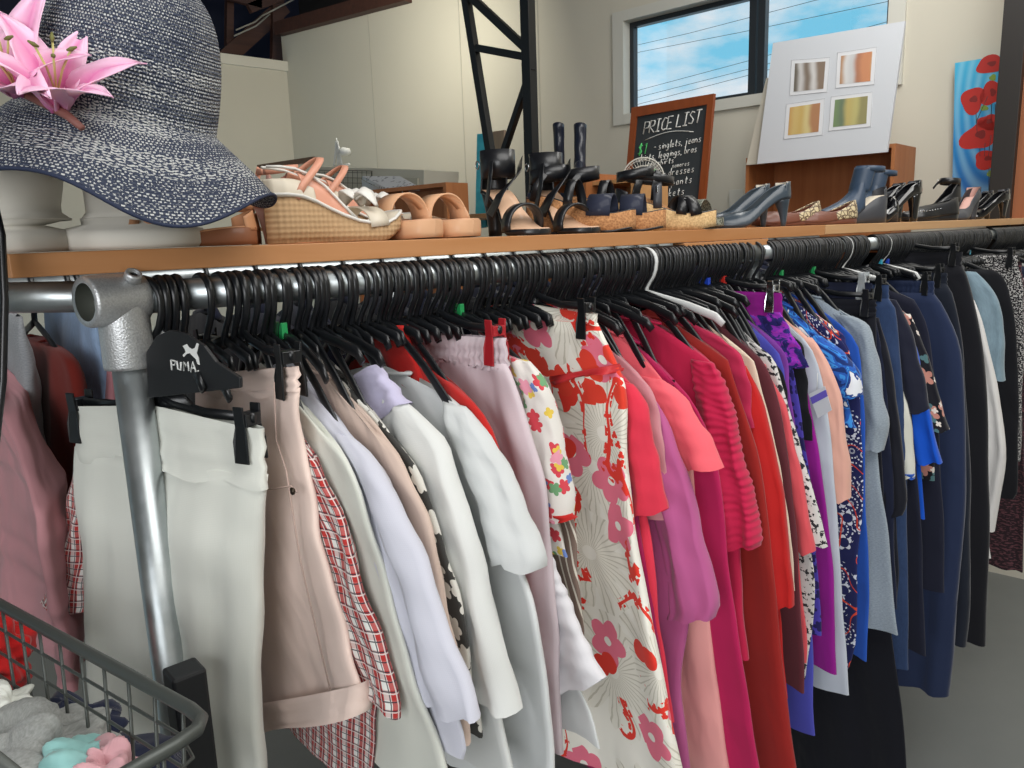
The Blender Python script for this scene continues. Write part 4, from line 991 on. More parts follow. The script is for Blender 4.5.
# ------------------------------------------------------------------ shoes
def interp(tab, t):
    for (a, x), (b, y) in zip(tab, tab[1:]):
        if t <= b: return x+(y-x)*((t-a)/(b-a)) if b > a else y
    return tab[-1][1]
def sst(a, b, x):
    t = min(max((x-a)/(b-a), 0), 1); return t*t*(3-2*t)
class Shoe:
    def __init__(s, name, label, L=.245, W=.088, H=.02, th=.012, style='flat', spring=.006, point=0.0, plat=.0, cat='shoe', group=None):
        s.L, s.W, s.H, s.th, s.style, s.spring, s.point, s.plat = L, W, H, th, style, spring, point, plat
        s.rt = empty(name); tag(s.rt, label, cat, group); s.kids = []
    def w(s, t):
        t = min(max(t, 0), 1)
        b = interp([(0, .0), (.03, .42), (.1, .66), (.2, .72), (.42, .66), (.62, .92), (.74, 1.0), (.86, .88-.25*s.point), (.94, .66-.3*s.point), (.98, .42-.25*s.point), (1, .0)], t)
        return max(b, .03)*s.W/2
    def zf(s, t):                        # top of the footbed
        return (s.H-s.plat)*(1-sst(.12, .72, t))+s.plat+s.th+s.spring*sst(.8, 1, t)
    def zb(s, t):
        if s.style in ('wedge', 'flat'): return s.spring*sst(.78, 1, t)
        return s.zf(t)-s.th-s.plat*sst(.3, .6, t)
    def cy(s, t): return .006*math.sin(PI*t)
    def sole(s, mat, name='sole', inset=0.0, z0=None, z1=None):
        mb = MB(); R = []; n = 22
        ts = [0, .01, .03, .06]+[.1+.8*i/n for i in range(n+1)]+[.94, .97, .99, 1]
        for t in ts:
            a = s.zb(t) if z0 is None else z0(t); b = s.zf(t) if z1 is None else z1(t); w = s.w(t)-inset
            w = max(w, .001); c = s.cy(t); x = t*s.L
            R.append([(x, c-w*.93, a), (x, c+w*.93, a), (x, c+w, a*.7+b*.3), (x, c+w, b-.001), (x, c+w*.95, b), (x, c-w*.95, b), (x, c-w, b-.001), (x, c-w, a*.7+b*.3)])
        mb.loft(R); return mb.build(name, mat, s.rt)
    def insole(s, mat):
        return s.sole(mat, 'insole', .003, z0=lambda t: s.zf(t)-.001, z1=lambda t: s.zf(t)+.0022)
    def heel(s, mat, kind='block', top=.05, bot=.035, x=.03):
        mb = MB(); R = []; h = s.zf(.08)-s.th*.6; 
        for i in range(7):
            k = i/6; wx = lerp(bot, top, k**1.6); wy = lerp(bot*.9, s.W*.62, k**1.8); z = h*k
            x0 = s.L*.012+(.006*(1-k))
            R.append([(x0+wx*(.5-.5*math.cos(a)), .002+wy/2*math.sin(a), z if k < 1 else s.zf((x0+wx*(.5-.5*math.cos(a)))/s.L)-s.th*.5) for a in [2*PI*j/16 for j in range(16)]])
        mb.loft(R); return mb.build('heel', mat, s.rt)
    def shell(s, mat, alpha, height, t0=0.0, t1=1.0, name='upper', bulge=0.0, lean=0.0, n=30):
        """upper: alpha(t) is how far (0..1) each side wraps over the foot, height(t) the arch"""
        obs = []
        mb = MB()
        for sd in (1, -1):
            R = []
            for i in range(n+1):
                t = lerp(t0, t1, i/n); al = alpha(t)*PI/2; h = height(t); w = s.w(t); row = []
                for j in range(9):
                    a = al*j/8
                    row.append((t*s.L+lean*h*math.sin(a), s.cy(t)+sd*w*(math.cos(a)+bulge*math.sin(2*a)), s.zf(t)-.003+h*math.sin(a)))
                R.append(row)
            mb.loft(R, False, False, False)
        o = mb.build(name, mat, s.rt); m = o.modifiers.new('thick', 'SOLIDIFY'); m.thickness = .0022; m.offset = 1; return o
    def strap(s, mat, ta, tb, h, width=.014, lift=0.0, name='strap', th=.0022, n=14, over=1.02):
        mb = MB(); P = []
        for i in range(n+1):
            k = i/n; a = PI*k; t = lerp(ta, tb, k); w = s.w(t)*over
            P.append(V((t*s.L+lift*math.sin(a), s.cy(t)+w*math.cos(a), s.zf(t)-.004+h*math.sin(a)**.8)))
        R = []
        for i in range(n+1):
            tn = (P[min(i+1, n)]-P[max(i-1, 0)]).normalized(); up = V((0, math.cos(PI*i/n), math.sin(PI*i/n)+.001)).normalized()
            sd = tn.cross(up).normalized(); up = sd.cross(tn).normalized()
            R.append([P[i]+sd*width/2+up*th/2, P[i]-sd*width/2+up*th/2, P[i]-sd*width/2-up*th/2, P[i]+sd*width/2-up*th/2])
        mb.loft(R); return mb.build(name, mat, s.rt)
    def ankle(s, mat, z, width=.016, rx=.034, ry=.028, xc=.05, tilt=.15, name='ankle_strap', gap=0, th=.0022):
        mb = MB(); R = []; n = 30
        for i in range(n+1):
            a = 2*PI*i/n*(1-gap); x = xc+rx*math.cos(a+PI); zz = z+tilt*(x-xc)
            q = V((x, .002+ry*math.sin(a+PI), zz)); o = V((math.cos(a+PI), math.sin(a+PI), 0))*th/2; u = V((0, 0, width/2))
            R.append([q+o+u, q+o-u, q-o-u, q-o+u])
        mb.loft(R, True, True, True); return mb.build(name, mat, s.rt)
    def back(s, mat, z, width=.03, name='heel_counter', t1=.16):
        """heel counter rising from the footbed"""
        mb = MB(); n = 16; R = []
        for i in range(n+1):
            k = i/n; a = -1.25+2.5*k; w = s.w(t1); row = []
            for j in range(6):
                q = j/5; r = 1-.12*q; x = t1*s.L-math.cos(a)*t1*s.L*r; y = math.sin(a)*w*1.05*r; row.append((x, y, lerp(s.zf(.05)-.004, z, q*(1-.35*abs(a/1.25)**2))))
            R.append(row)
        mb.loft(R, False, False, False); o = mb.build(name, mat, s.rt); m = o.modifiers.new('thick', 'SOLIDIFY'); m.thickness = .0022; return o
    def bar(s, mat, P, width=.012, name='strap', th=.002):
        mb = MB(); mb.tube([V(p) for p in P], 1.0, 8, flat=(th/2+.0004, width/2), up=(0, 1, 0)); return mb.build(name, mat, s.rt)
    def place(s, px, y, ang, z=None, px_at=0.0, roll_=0.0, pit=0.0):
        """heel (px_at=0) or toe (px_at=1) seen in image column px, y metres behind the shelf front"""
        a = math.radians(ang); zz = ZS+.0008 if z is None else z
        yy = YR+y; X = shelf_x(px, yy, zz)
        s.rt.location = (X-math.cos(a)*s.L*px_at, yy-math.sin(a)*s.L*px_at, zz); s.rt.rotation_euler = (roll_, pit, a)
        return s.rt
def twin(rt, label, px, y, ang, L, z=None, px_at=0.0):
    c = copy_tree(rt); tag(c, label); a = math.radians(ang); zz = ZS+.0008 if z is None else z
    X = shelf_x(px, YR+y, zz); c.location = (X-math.cos(a)*L*px_at, YR+y-math.sin(a)*L*px_at, zz); c.rotation_euler = (rt.rotation_euler[0], rt.rotation_euler[1], a); return c
def leather(k, c, r=.4): return plain('leather_'+k, c, r, Coat_Weight=.15)
L_tan = leather('tan', 'c08a62', .6); L_sand = leather('sand', 'cfa07a', .65); L_peach = leather('peach', 'd99a80', .55); L_black = leather('black', '15161a', .38); L_navy = leather('navy_suede', '1b2136', .8)
L_ins = leather('nude_insole', 'dcb393', .7); L_white = leather('white', 'dedbd4', .5); L_patent = plain('patent_black', '0c0c10', .08, Coat_Weight=1.0); L_pew = leather('pewter', '3b4650', .3)
L_brown = leather('red_brown', '6e4030', .5); L_blue = leather('blue_grey', '34465c', .45); L_pink = leather('pink_lining', 'd2a59a', .6); L_cream = leather('cream', 'd6cbb8', .6); L_grey = leather('dark_grey', '3a3c42', .5)
t = NT('cork', .85); o = t.sep(); v = t.voro(scale=230); t.col(t.mix(v, H('8a5a34'), H('cd9664'))); t.nrm(t.bump(v, .3, .001)); M_cork = t.mat
t = NT('pale_cork', .85); v = t.voro(scale=230); t.col(t.mix(v, H('b08a5c'), H('e0bf8c'))); t.nrm(t.bump(v, .3, .001)); M_cork2 = t.mat
t = NT('woven_jute', .9); o = t.sep(); a_ = t.m('SINE', t.mul(t.add(o[0], o[2]), 380)); b_ = t.m('SINE', t.mul(t.sub(o[0], o[2]), 380)); q = t.mul(t.add(t.mul(a_, b_), 1.0), .5)
t.col(t.mix(q, H('ab8a64'), H('bd9c76'))); t.nrm(t.bump(q, .7, .002)); M_jute = t.mat
t = NT('gold_web_pattern', .5); d = t.voro(scale=75, feature='DISTANCE_TO_EDGE'); t.col(t.mix(t.lt(d, .09), H('c4b48f'), H('5d4a3a'))); M_web = t.mat
t = NT('snake_print', .5); n = t.noise(scale=260, det=2); t.col(t.mix(t.gt(n, .5), H('4a4c42'), H('8b8d80'))); M_snake = t.mat
# tan strappy sandals in the shade of the hat
def strappy(label, px, y, ang, mat=L_tan):
    s = Shoe('strappy_sandal', label, L=.235, H=.014, th=.011, style='flat', cat='sandal', group='sandals on the shelf')
    s.sole(leather('brown_sole', '8a5638', .6)); s.insole(mat)
    s.strap(mat, .78, .62, .035, .012); s.strap(mat, .6, .8, .035, .012); s.strap(mat, .5, .4, .045, .010)
    s.back(mat, .05); s.ankle(mat, .06, .010, xc=.045, rx=.036)
    s.place(px, y, ang); return s
s = strappy('tan strappy flat sandal nearest the white hat-stand base', 258, .06, 176)
s = strappy('tan strappy flat sandal lying behind its mate beside the hat stand', 262, .15, 172)
# thin pink T-bar sandal
s = Shoe('slingback_sandal', 'pale pink slim-strapped sandal half hidden between hat brim and espadrilles', L=.23, H=.055, th=.008, style='heel', cat='sandal', group='sandals on the shelf')
s.sole(leather('rose', 'b97c68')); s.insole(L_pink); s.heel(L_pink, bot=.014, top=.04); s.strap(L_peach, .72, .72, .035, .012); s.ankle(L_peach, .115, .010); s.bar(L_peach, [(.02, .02, .065), (.03, .028, .10), (.04, .03, .118)]); s.place(264, .1, 25)
# espadrille wedges
def espadrille(label):
    s = Shoe('espadrille_wedge', label, L=.235, W=.086, H=.056, th=.014, style='wedge', plat=.012, spring=.02, cat='sandal', group='sandals on the shelf')
    s.sole(M_jute, 'wedge_sole'); s.insole(L_cream)
    s.sole(leather('toe_rubber', 'bd7e55', .6), 'toe_sole', .002, z0=lambda t: .0+s.zb(t)-.0008, z1=lambda t: s.zb(t)+.002+.014*sst(.35, .8, t))
    s.shell(L_peach, lambda t: .72*(1-sst(.36, .6, t))**1, lambda t: .045, .22, .58, 'side_panel')
    s.shell(L_cream, lambda t: .5, lambda t: .036, .0, .3, 'heel_counter')
    mb = MB()
    for sd in (1, -1):
        P = [(s.L*q, s.cy(q)+sd*(s.w(q)+.001)*math.cos(.72*PI/2*(1-sst(.3, .62, q))*.9), s.zf(q)+.045*math.sin(.72*PI/2*(1-sst(.3, .62, q)))) for q in [.02, .1, .2, .3, .4, .5, .58]]
        mb.tube(P, .0022, 6)
    mb.build('white_piping', L_white, s.rt)
    mb = MB(); P = [(s.L*q, s.cy(q)-s.w(q)-.0005, s.zf(q)+.001) for q in [0.01, .03, .1, .2, .3, .4, .5, .6, .7, .8, .88, .94, .98]]
    P2 = [(x, 2*s.cy(x/s.L)-y, z) for x, y, z in reversed(P)]; mb.tube(P+P2, .0028, 6); mb.build('welt', L_white, s.rt)
    s.strap(L_cream, .7, .74, .032, .034, name='toe_band')
    # folded white bow
    for k in range(4):
        mb = MB(); a = (-1.2, -.2, .7, 1.5)[k]; R = []
        for i in range(9):
            q = i/8; w = .003+.013*math.sin(PI*min(q*1.05, 1))**.7; d = V((math.cos(a)*.9, math.sin(a), .1)); c = V((s.L*.66, 0, s.zf(.66)+.038))+d*.042*q+V((0, 0, .012*math.sin(PI*q)-.016*q*q)); sd = V((-math.sin(a), math.cos(a), .15))
            R.append([c+sd*w+V((0,0,.003)), c+V((0, 0, .006*math.sin(PI*q)+.003)), c-sd*w+V((0,0,.003)), c-sd*w, c+V((0, 0, -.001)), c+sd*w])
        mb.loft(R); mb.build('bow_loop', L_white, s.rt)
    s.strap(L_peach, .16, .16, .062, .011, lift=.06, name='ankle_strap')
    return s
s = espadrille('front jute wedge sandal with peach sides and a white bow'); s.place(268, .045, 2); E1 = s
twin(s.rt, 'rear jute wedge sandal with a white bow, peeking past the front one', 300, .14, 4, s.L)
# tan slides
def slide(label):
    s = Shoe('slide_sandal', label, L=.24, W=.092, H=.03, th=.018, style='wedge', plat=.01, spring=.002, cat='sandal', group='sandals on the shelf')
    s.sole(L_sand); s.insole(leather('footbed', 'd2a380', .8)); s.strap(L_sand, .62, .62, .052, .045, name='wide_strap', th=.003); s.strap(L_sand, .7, .5, .05, .022, th=.003)
    return s
s = slide('tan slide sandal with a wide crossing strap, toe pointing out beside the espadrilles'); s.place(436, .0, -84, px_at=1.0)
twin(s.rt, 'second tan slide sandal, next to the black ankle-cuff heels', 474, .0, -86, s.L, px_at=1.0)
# black ankle-cuff heels
def cuffheel(label):
    s = Shoe('ankle_cuff_heel', label, L=.215, W=.09, H=.085, th=.007, style='heel', spring=.0, plat=.004, cat='heeled sandal', group='heels on the shelf')
    s.sole(L_black); s.insole(L_ins); s.heel(L_black, bot=.03, top=.05)
    s.strap(L_black, .60, .72, .05, .03, th=.005); s.bar(L_black, [(.075, .038, .145), (.10, .02, .12), (.115, -.03, .08), (.10, -.046, .04)], .034, 'cross_strap'); s.back(L_black, .150, t1=.22); s.ankle(L_black, .142, .055, rx=.036, ry=.033, xc=.046, tilt=.0, name='ankle_cuff', th=.004)
    s.bar(L_black, [(.082, -.03, .145), (.09, -.04, .10), (.075, -.042, .06)], .018, 'side_strap')
    mb = MB(); mb.tube([(.03+.008*math.cos(a), -.036, .142+.008*math.sin(a)) for a in [2*PI*i/10 for i in range(10)]], .0013, 6, closed=True); mb.build('buckle', M_chrome, s.rt)
    return s
s = cuffheel('black sandal with a tall ankle cuff, left one of the pair'); s.place(540, .0, -104, px_at=1.0)
twin(s.rt, 'black sandal with a tall ankle cuff, right one of the pair', 592, .0, -102, s.L, px_at=1.0)
# navy wedges on brown cork soles
def navywedge(label):
    s = Shoe('navy_wedge', label, L=.235, W=.088, H=.06, th=.02, style='wedge', plat=.018, spring=.006, cat='wedge sandal', group='wedge sandals on the shelf')
    s.sole(M_cork, 'wedge_sole'); s.sole(L_black, 'tread', .001, z0=lambda t: s.zb(t)-.0006, z1=lambda t: s.zb(t)+.005); s.insole(L_black)
    s.strap(L_navy, .72, .68, .045, .05, name='toe_band', th=.003); s.back(L_navy, .09); s.ankle(L_black, .125, .028, rx=.04, ry=.034, tilt=.12, th=.003); s.bar(L_black, [(.02, -.03, .07), (.03, -.034, .10), (.05, -.034, .125)], .016); s.strap(L_black, .5, .4, .06, .02)
    return s
s = navywedge('navy strapped wedge on a brown cork sole, toe beside the black heels'); s.place(636, .0, -56, px_at=1.0)
twin(s.rt, 'navy strapped wedge on a brown cork sole, the one further right', 666, .0, -52, s.L, px_at=1.0)
# black wide-strap sandals on pale cork
s = Shoe('cork_platform_sandal', 'black buckled sandal on a pale cork platform left of the grey pumps', L=.24, W=.092, H=.05, th=.02, style='wedge', plat=.016, cat='wedge sandal', group='wedge sandals on the shelf')
s.sole(M_cork2, 'platform_sole'); s.insole(L_black); s.strap(L_black, .76, .62, .045, .026); s.strap(L_black, .6, .76, .045, .026); s.strap(L_grey, .44, .4, .062, .02, name='buckled_strap'); s.ankle(L_black, .13, .022, rx=.042, ry=.036, th=.003)
mb = MB(); mb.box((.09, -.05, .085), (.093, -.03, .1)); mb.build('buckle', M_chrome, s.rt, bevel=.001)
s.back(L_black, .1); s.place(716, .0, -40, px_at=1.0)
s = Shoe('strappy_wedge', 'black open wedge with one high looping ankle strap behind the cork platform', L=.235, W=.088, H=.06, th=.014, style='wedge', plat=.012, cat='wedge sandal', group='wedge sandals on the shelf')
s.sole(M_cork, 'wedge_sole'); s.insole(leather('tan_footbed', 'b98a62')); s.strap(L_black, .74, .68, .045, .03); s.ankle(L_black, .120, .018, rx=.06, ry=.042, xc=.06, tilt=-.12, th=.003); s.bar(L_black, [(.04, .04, .07), (.05, .043, .1), (.06, .04, .135)], .022); s.bar(L_black, [(.05, -.036, .07), (.05, -.04, .1), (.06, -.038, .135)], .022)
s.place(628, .14, -20)
# snake-print strap sandal
s = Shoe('snake_print_sandal', 'grey snake-print sandal end-on between the cork platform and the grey pumps', L=.23, W=.085, H=.03, th=.012, style='wedge', plat=.008, cat='sandal', group='sandals on the shelf')
s.sole(M_snake, 'covered_sole'); s.insole(L_grey); s.shell(M_snake, lambda t: 1.0, lambda t: .052, .5, .8, 'snake_band'); s.back(M_snake, .07); s.place(723, .01, -80, px_at=1.0)
# pumps
def pump(label, mat, lining, L=.225, H=.075, point=.5, name='court_shoe', hk='block', bot=.014, cat='court shoe'):
    s = Shoe(name, label, L=L, W=.08, H=H, th=.006, style='heel', spring=.002, point=point, cat=cat, group='court shoes on the shelf')
    s.sole(mat); s.insole(lining); s.heel(mat, bot=bot, top=.045)
    s.shell(mat, lambda t: interp([(0, .6), (.1, .55), (.3, .48), (.5, .5), (.62, .66), (.7, 1), (1, 1)], t), lambda t: interp([(0, .05), (.15, .042), (.45, .036), (.72, .036), (.9, .024), (1, .006)], t))
    mb = MB(); n = 12; R = []
    for i in range(n+1):
        a = -1.4+2.8*i/n; row = []
        for j in range(6):
            q = j/5; row.append((.032-.034*math.cos(a)*(1-.12*q), .030*math.sin(a)*(1-.05*q)*s.W/.08, s.zf(.05)-.004+.044*q*(1-.12*(a/1.4)**2)))
        R.append(row)
    mb.loft(R, False, False, False); o = mb.build('heel_counter', mat, s.rt); m = o.modifiers.new('thick', 'SOLIDIFY'); m.thickness = .002
    mb = MB(); R = []
    for i in range(n+1):
        a = -1.3+2.6*i/n; R.append([(.033-.031*math.cos(a)*(1-.12*q), .027*math.sin(a)*(1-.05*q), s.zf(.05)+.038*q) for q in (0, .5, 1)])
    mb.loft(R, False, False, False); mb.build('lining', lining, s.rt)
    return s
s = pump('pewter grey high-heeled court shoe with pale lining, front one of the pair', L_pew, L_cream, H=.07); s.place(788, .02, 152)
twin(s.rt, 'pewter grey high-heeled court shoe standing behind its mate', 768, .09, 150, s.L)
def flat(label):
    s = Shoe('ballet_flat', label, L=.23, W=.082, H=.01, th=.01, style='flat', cat='flat shoe', group='flat shoes on the shelf')
    s.sole(L_brown); s.insole(L_brown); s.shell(L_brown, lambda t: interp([(0, .75), (.2, .5), (.5, .5), (.7, .8), (.78, 1), (1, 1)], t), lambda t: interp([(0, .05), (.4, .034), (.75, .034), (1, .008)], t))
    s.shell(M_web, lambda t: interp([(0, .85), (.2, .6), (.42, .4)], t), lambda t: interp([(0, .054), (.2, .042), (.42, .033)], t), .0, .42, 'patterned_heel', bulge=.02); return s
s = flat('brown flat shoe with a gold web-patterned heel, front one of the pair'); s.place(854, .02, 158)
twin(s.rt, 'brown flat shoe with a gold web-patterned heel, rear one further left', 818, .07, 158, s.L)
# blue-grey cut-out ankle boots
def cutboot(label):
    s = Shoe('cutout_ankle_boot', label, L=.24, W=.088, H=.075, th=.008, style='wedge', plat=.008, cat='ankle boot', group='boots on the shelf')
    s.sole(L_grey, 'wedge_heel'); s.insole(L_cream)
    s.shell(L_blue, lambda t: 1.0, lambda t: interp([(0, .05), (.42, .12), (.52, .075), (.8, .045), (1, .02)], t), .42, .97)
    mb = MB(); R = []
    for i in range(9):
        k = i/8; z = s.zf(.3)+.03+.075*k; cx = .095-.02*k
        R.append([(cx+.036*math.cos(a), .033*math.sin(a), z) for a in [PI*1.25*(j/18)-PI*.625 for j in range(19)]])
    mb.loft(R, False, False, False); o = mb.build('shaft', L_blue, s.rt); m = o.modifiers.new('thick', 'SOLIDIFY'); m.thickness = .0025
    s.ankle(L_blue, s.zf(.3)+.098, .016, rx=.046, ry=.034, xc=.062, tilt=.06, name='top_strap'); s.back(L_grey, s.zf(.0)+.03)
    mb = MB(); mb.lathe([(.0001, 0), (.006, .001), (.006, .004), (.0001, .005)], (.02, -.036, s.zf(.3)+.098), 14, 'y'); mb.build('stud', L_white, s.rt)
    return s
s = cutboot('blue-grey open-backed ankle boot with a strap, toe to the left'); s.place(884, .03, 152)
twin(s.rt, 'blue-grey open-backed ankle boot behind its mate', 896, .1, 152, s.L)
# black patent heels
s = pump('black patent heel with a strap across the instep, standing in front', L_patent, L_grey, H=.09, point=.1, bot=.024, cat='court shoe'); s.strap(L_patent, .5, .46, .05, .014); s.place(918, .01, 150); 
twin(s.rt, 'black patent heel with a strap, partly behind the front one', 902, .1, 150, s.L)
# studded flat
s = Shoe('studded_flat', 'black lace-up style flat with small studs along the side', L=.235, W=.086, H=.012, th=.012, style='flat', cat='flat shoe', group='flat shoes on the shelf')
s.sole(L_black); s.insole(L_black); s.shell(L_black, lambda t: interp([(0, .9), (.25, .7), (.5, .8), (.62, 1), (1, 1)], t), lambda t: interp([(0, .062), (.3, .05), (.7, .042), (1, .014)], t))
mb = MB()
for i in range(9):
    q = .4+.055*i
    for sd in (-1, 1): mb.lathe([(.0001, -.002), (.0032, 0), (.0001, .002)], (q*s.L, s.cy(q)+sd*s.w(q)*.86, s.zf(q)+.024), 8, 'y')
mb.build('studs', M_chrome, s.rt); s.place(956, .02, 150)
# black ankle strap boot-sandal
s = Shoe('ankle_strap_bootie', 'black bootie with a buckled ankle strap hanging loose, behind the studded flat', L=.225, W=.085, H=.07, th=.008, style='heel', cat='ankle boot', group='boots on the shelf')
s.sole(L_black); s.insole(L_black); s.heel(L_black, bot=.03); s.shell(L_black, lambda t: interp([(0, .8), (.3, .55), (.55, .9), (.6, 1), (1, 1)], t), lambda t: interp([(0, .09), (.3, .06), (.6, .05), (1, .012)], t))
s.back(L_black, s.zf(0)+.08); s.ankle(L_black, s.zf(0)+.075, .024, rx=.038, ry=.034, tilt=.1, th=.004); s.bar(L_black, [(.088, -.01, s.zf(0)+.08), (.11, -.012, s.zf(0)+.066), (.125, -.012, s.zf(0)+.05)], .01, 'loose_strap_end')
mb = MB(); mb.tube([(.075+.008*math.cos(a), -.03, s.zf(0)+.078+.008*math.sin(a)) for a in [2*PI*i/10 for i in range(10)]], .0013, 6, closed=True); mb.build('buckle', M_chrome, s.rt); s.place(956, .14, 160)
s = pump('charcoal court shoe with pink lining, heel towards the right', L_grey, L_pink, H=.08, bot=.03, point=.2); s.place(974, .05, 175)
s = pump('glossy black patent court shoe at the far right end of the shelf', L_patent, L_grey, H=.075, bot=.02, point=.5); s.place(1006, .03, 148); 
twin(s.rt, 'glossy black patent court shoe just behind the last one', 990, .11, 150, s.L)
# ------------------------------------------------------------------ hat on its stand
t = NT('woven_straw', .8); t._oc = t.node('ShaderNodeTexCoord', out=2); o = t.sep(); u, v = o[0], o[1]     # u around (m), v along the profile (m)
row = t.m('FLOOR', t.mul(v, 1/.0034)); uu = t.add(t.mul(u, 1/.0042), t.mul(row, .5)); fu = t.m('FRACT', t.add(uu, 500)); fv = t.m('FRACT', t.mul(v, 1/.0034))
nz = t.noise(t.vmul(t.oc(), (1, 1, 1)), 330, 2)
dot = t.mul(t.lt(t.m('ABSOLUTE', t.sub(fu, .5)), .3), t.lt(t.m('ABSOLUTE', t.sub(fv, .5)), .33))
def band(a, b): return t.mul(t.gt(v, a), t.lt(v, b))
bands = t.m('MAXIMUM', t.m('MAXIMUM', band(.150, .164), band(.176, .188)), t.m('MAXIMUM', band(.206, .232), band(.255, .285)))
z_ = t.lt(t.m('ABSOLUTE', t.sub(t.m('PINGPONG', t.mul(u, 1/.006), 1.0), fv)), .42)
mask = t.add(t.mul(bands, z_), t.mul(t.sub(1.0, bands), dot))
big = t.noise(t.oc(), 11, 2)
keep = t.lt(nz, t.add(.42, t.mul(big, .2)))
navy = t.mix(nz, H('161e33'), H('3a4358')); whc = t.mix(nz, H('9aa0a6'), H('e2e0d8'))
t.col(t.mix(t.mul(t.m('MINIMUM', mask, 1.0), keep), navy, whc)); t.nrm(t.bump(t.add(t.mul(mask, .6), t.m('SINE', t.mul(v, 2*PI/.0042))), .7, .0012)); M_straw = t.mat
hd = at(124, 116, .92); HB = V((hd.x, hd.y, hd.z))
# hat frame: xh to the viewer's right, yh towards the viewer
Rt = Rwc @ V((1, 0, 0)); Rt.z = 0; Rt.normalize(); Fw = V((Rt.y, -Rt.x, 0)); 
if Fw.dot(EYE-HB) < 0: Fw = -Fw
prof = []
def hatpt(th, q):                       # q 0..1 crown top -> band, 1..2 band -> brim edge
    ca, sa = math.cos(th), math.sin(th)
    if q <= 1:
        a = q*PI/2; r = .103*math.sin(a)**.62; z = .165*math.cos(a)**.75
        z *= 1+.03*sa; return V((r*ca*1.0, r*sa*1.08, z))
    k = q-1; r = .103+k*(.075+.010*math.cos(2*th+.5)); droop = .070*k+.012*k*k
    wave = .014*k*math.sin(3*th+1.0)+.010*k*math.sin(5*th+2.2)
    side = .012*k*ca
    return V((r*ca*1.0, r*sa*1.03, -droop+wave+side))
mb = MB(); NTH, NQ = 160, 70; rings = []
for i in range(NQ+1):
    q = .02+1.98*i/NQ; rings.append([hatpt(2*PI*j/NTH, q) for j in range(NTH+1)])
mb.loft(rings, False, False, False)
vv = [0.0]*(NTH+1)
for i in range(NQ+1):
    for j in range(NTH+1):
        if i: vv[j] += (rings[i][j]-rings[i-1][j]).length
        mb.uv[i*(NTH+1)+j] = (2*PI*j/NTH*.12, vv[j])
mb.f.append(tuple(range(NTH-1, -1, -1))); mb.m.append(0)
hat = empty('sun_hat')
ho = mb.build('hat_body', M_straw, hat); md = ho.modifiers.new('thick', 'SOLIDIFY'); md.thickness = .0025
mb = MB(); mb.tube([hatpt(2*PI*j/120, 2.0) for j in range(120)], .0022, 6, closed=True); mb.build('brim_edge', plain('navy_cord', '1d2740', .8), hat)
hat.matrix_world = Matrix.Translation(HB) @ Matrix((Rt, -Fw, V((0, 0, 1)))).transposed().to_4x4() @ Matrix.Rotation(math.radians(15), 4, 'Y') @ Matrix.Rotation(math.radians(3), 4, 'X')
tag(hat, 'navy and white woven straw sun hat with a wavy brim and pink lilies', 'hat')
# lilies
t = NT('lily_petal', .5); t._oc = t.node('ShaderNodeTexCoord', out=2); o = t.sep(); k = t.m('ABSOLUTE', o[0])
t.col(t.mix(t.m('MULTIPLY', t.add(k, t.mul(o[1], .25)), 1.5, clamp=True), H('cf5596'), H('f3c0da'))); t.b.inputs['Subsurface Weight'].default_value = .1; t.nrm(t.bump(t.m('SINE', t.mul(o[0], 14)), .3, .001)); M_pet = t.mat
M_stem = plain('lily_stem', '8d5a52', .6); M_fil = plain('lily_filament', 'c9c27a', .5); M_anth = plain('lily_anther', '6a6a35', .7)
Hinv = hat.matrix_world.inverted()
def lily(base, tip, size, spread, label, seed, npet=6):
    r_ = random.Random(seed); ax = (tip-base).normalized(); b = base
    e1 = ax.orthogonal().normalized(); e2 = ax.cross(e1)
    fl = empty('lily_flower'); fl.parent = hat; fl['label'] = label
    for p in range(npet):
        ph = 2*PI*p/npet+r_.uniform(-.15, .15); rad = e1*math.cos(ph)+e2*math.sin(ph); sd = ax.cross(rad); L = size*(1 if p % 2 else .92); wd = size*(.17 if p % 2 else .13)*1.25
        m = MB(); R = []; n = 16
        for i in range(n+1):
            q = i/n; d = spread*(q**1.5)*L; up = L*(q*.95-.30*q**3); w = wd*math.sin(PI*min(1, .06+.94*q)**.8)**.8 if q < 1 else .0003
            c = b+ax*up+rad*(.006+d)
            row = []
            for j in range(7):
                a = (j-3)/3; row.append(c+sd*w*a+ax*(-.18*w*(1-a*a)+.0)+rad*(-.25*w*a*a)+rad*.004*math.sin(9*q+p+4*a))
                m.uv[i*7+j] = (a*(.3+.7*q), q)
            R.append(row)
        m.loft(R, False, False, False); m.v = [tuple(Hinv @ V(x)) for x in m.v]; o_ = m.build('petal', M_pet, fl); s_ = o_.modifiers.new('thick', 'SOLIDIFY'); s_.thickness = .0009
    for p in range(4):
        ph = 2*PI*p/4+.4; rad = e1*math.cos(ph)+e2*math.sin(ph); m = MB()
        P = [b+ax*(size*.7*q)+rad*(size*.16*q*q) for q in (0, .33, .66, 1)]; m.tube(P, .0012, 6); m.v = [tuple(Hinv @ V(x)) for x in m.v]; m.build('filament', M_fil, fl)
        m = MB(); e = P[-1]; m.tube([e-rad*.004-ax*.002, e, e+rad*.005+ax*.003], [.001, .0024, .001], 6); m.v = [tuple(Hinv @ V(x)) for x in m.v]; m.build('anther', M_anth, fl)
    return fl
b1 = at(58, 108, .80); lily(b1, at(54, 62, .763), .098, .75, 'pink lily with petals spread to the right', 3)
b2 = at(18, 92, .80); lily(b2, at(-2, 52, .755), .10, .85, 'second pink lily cut by the left edge', 8)
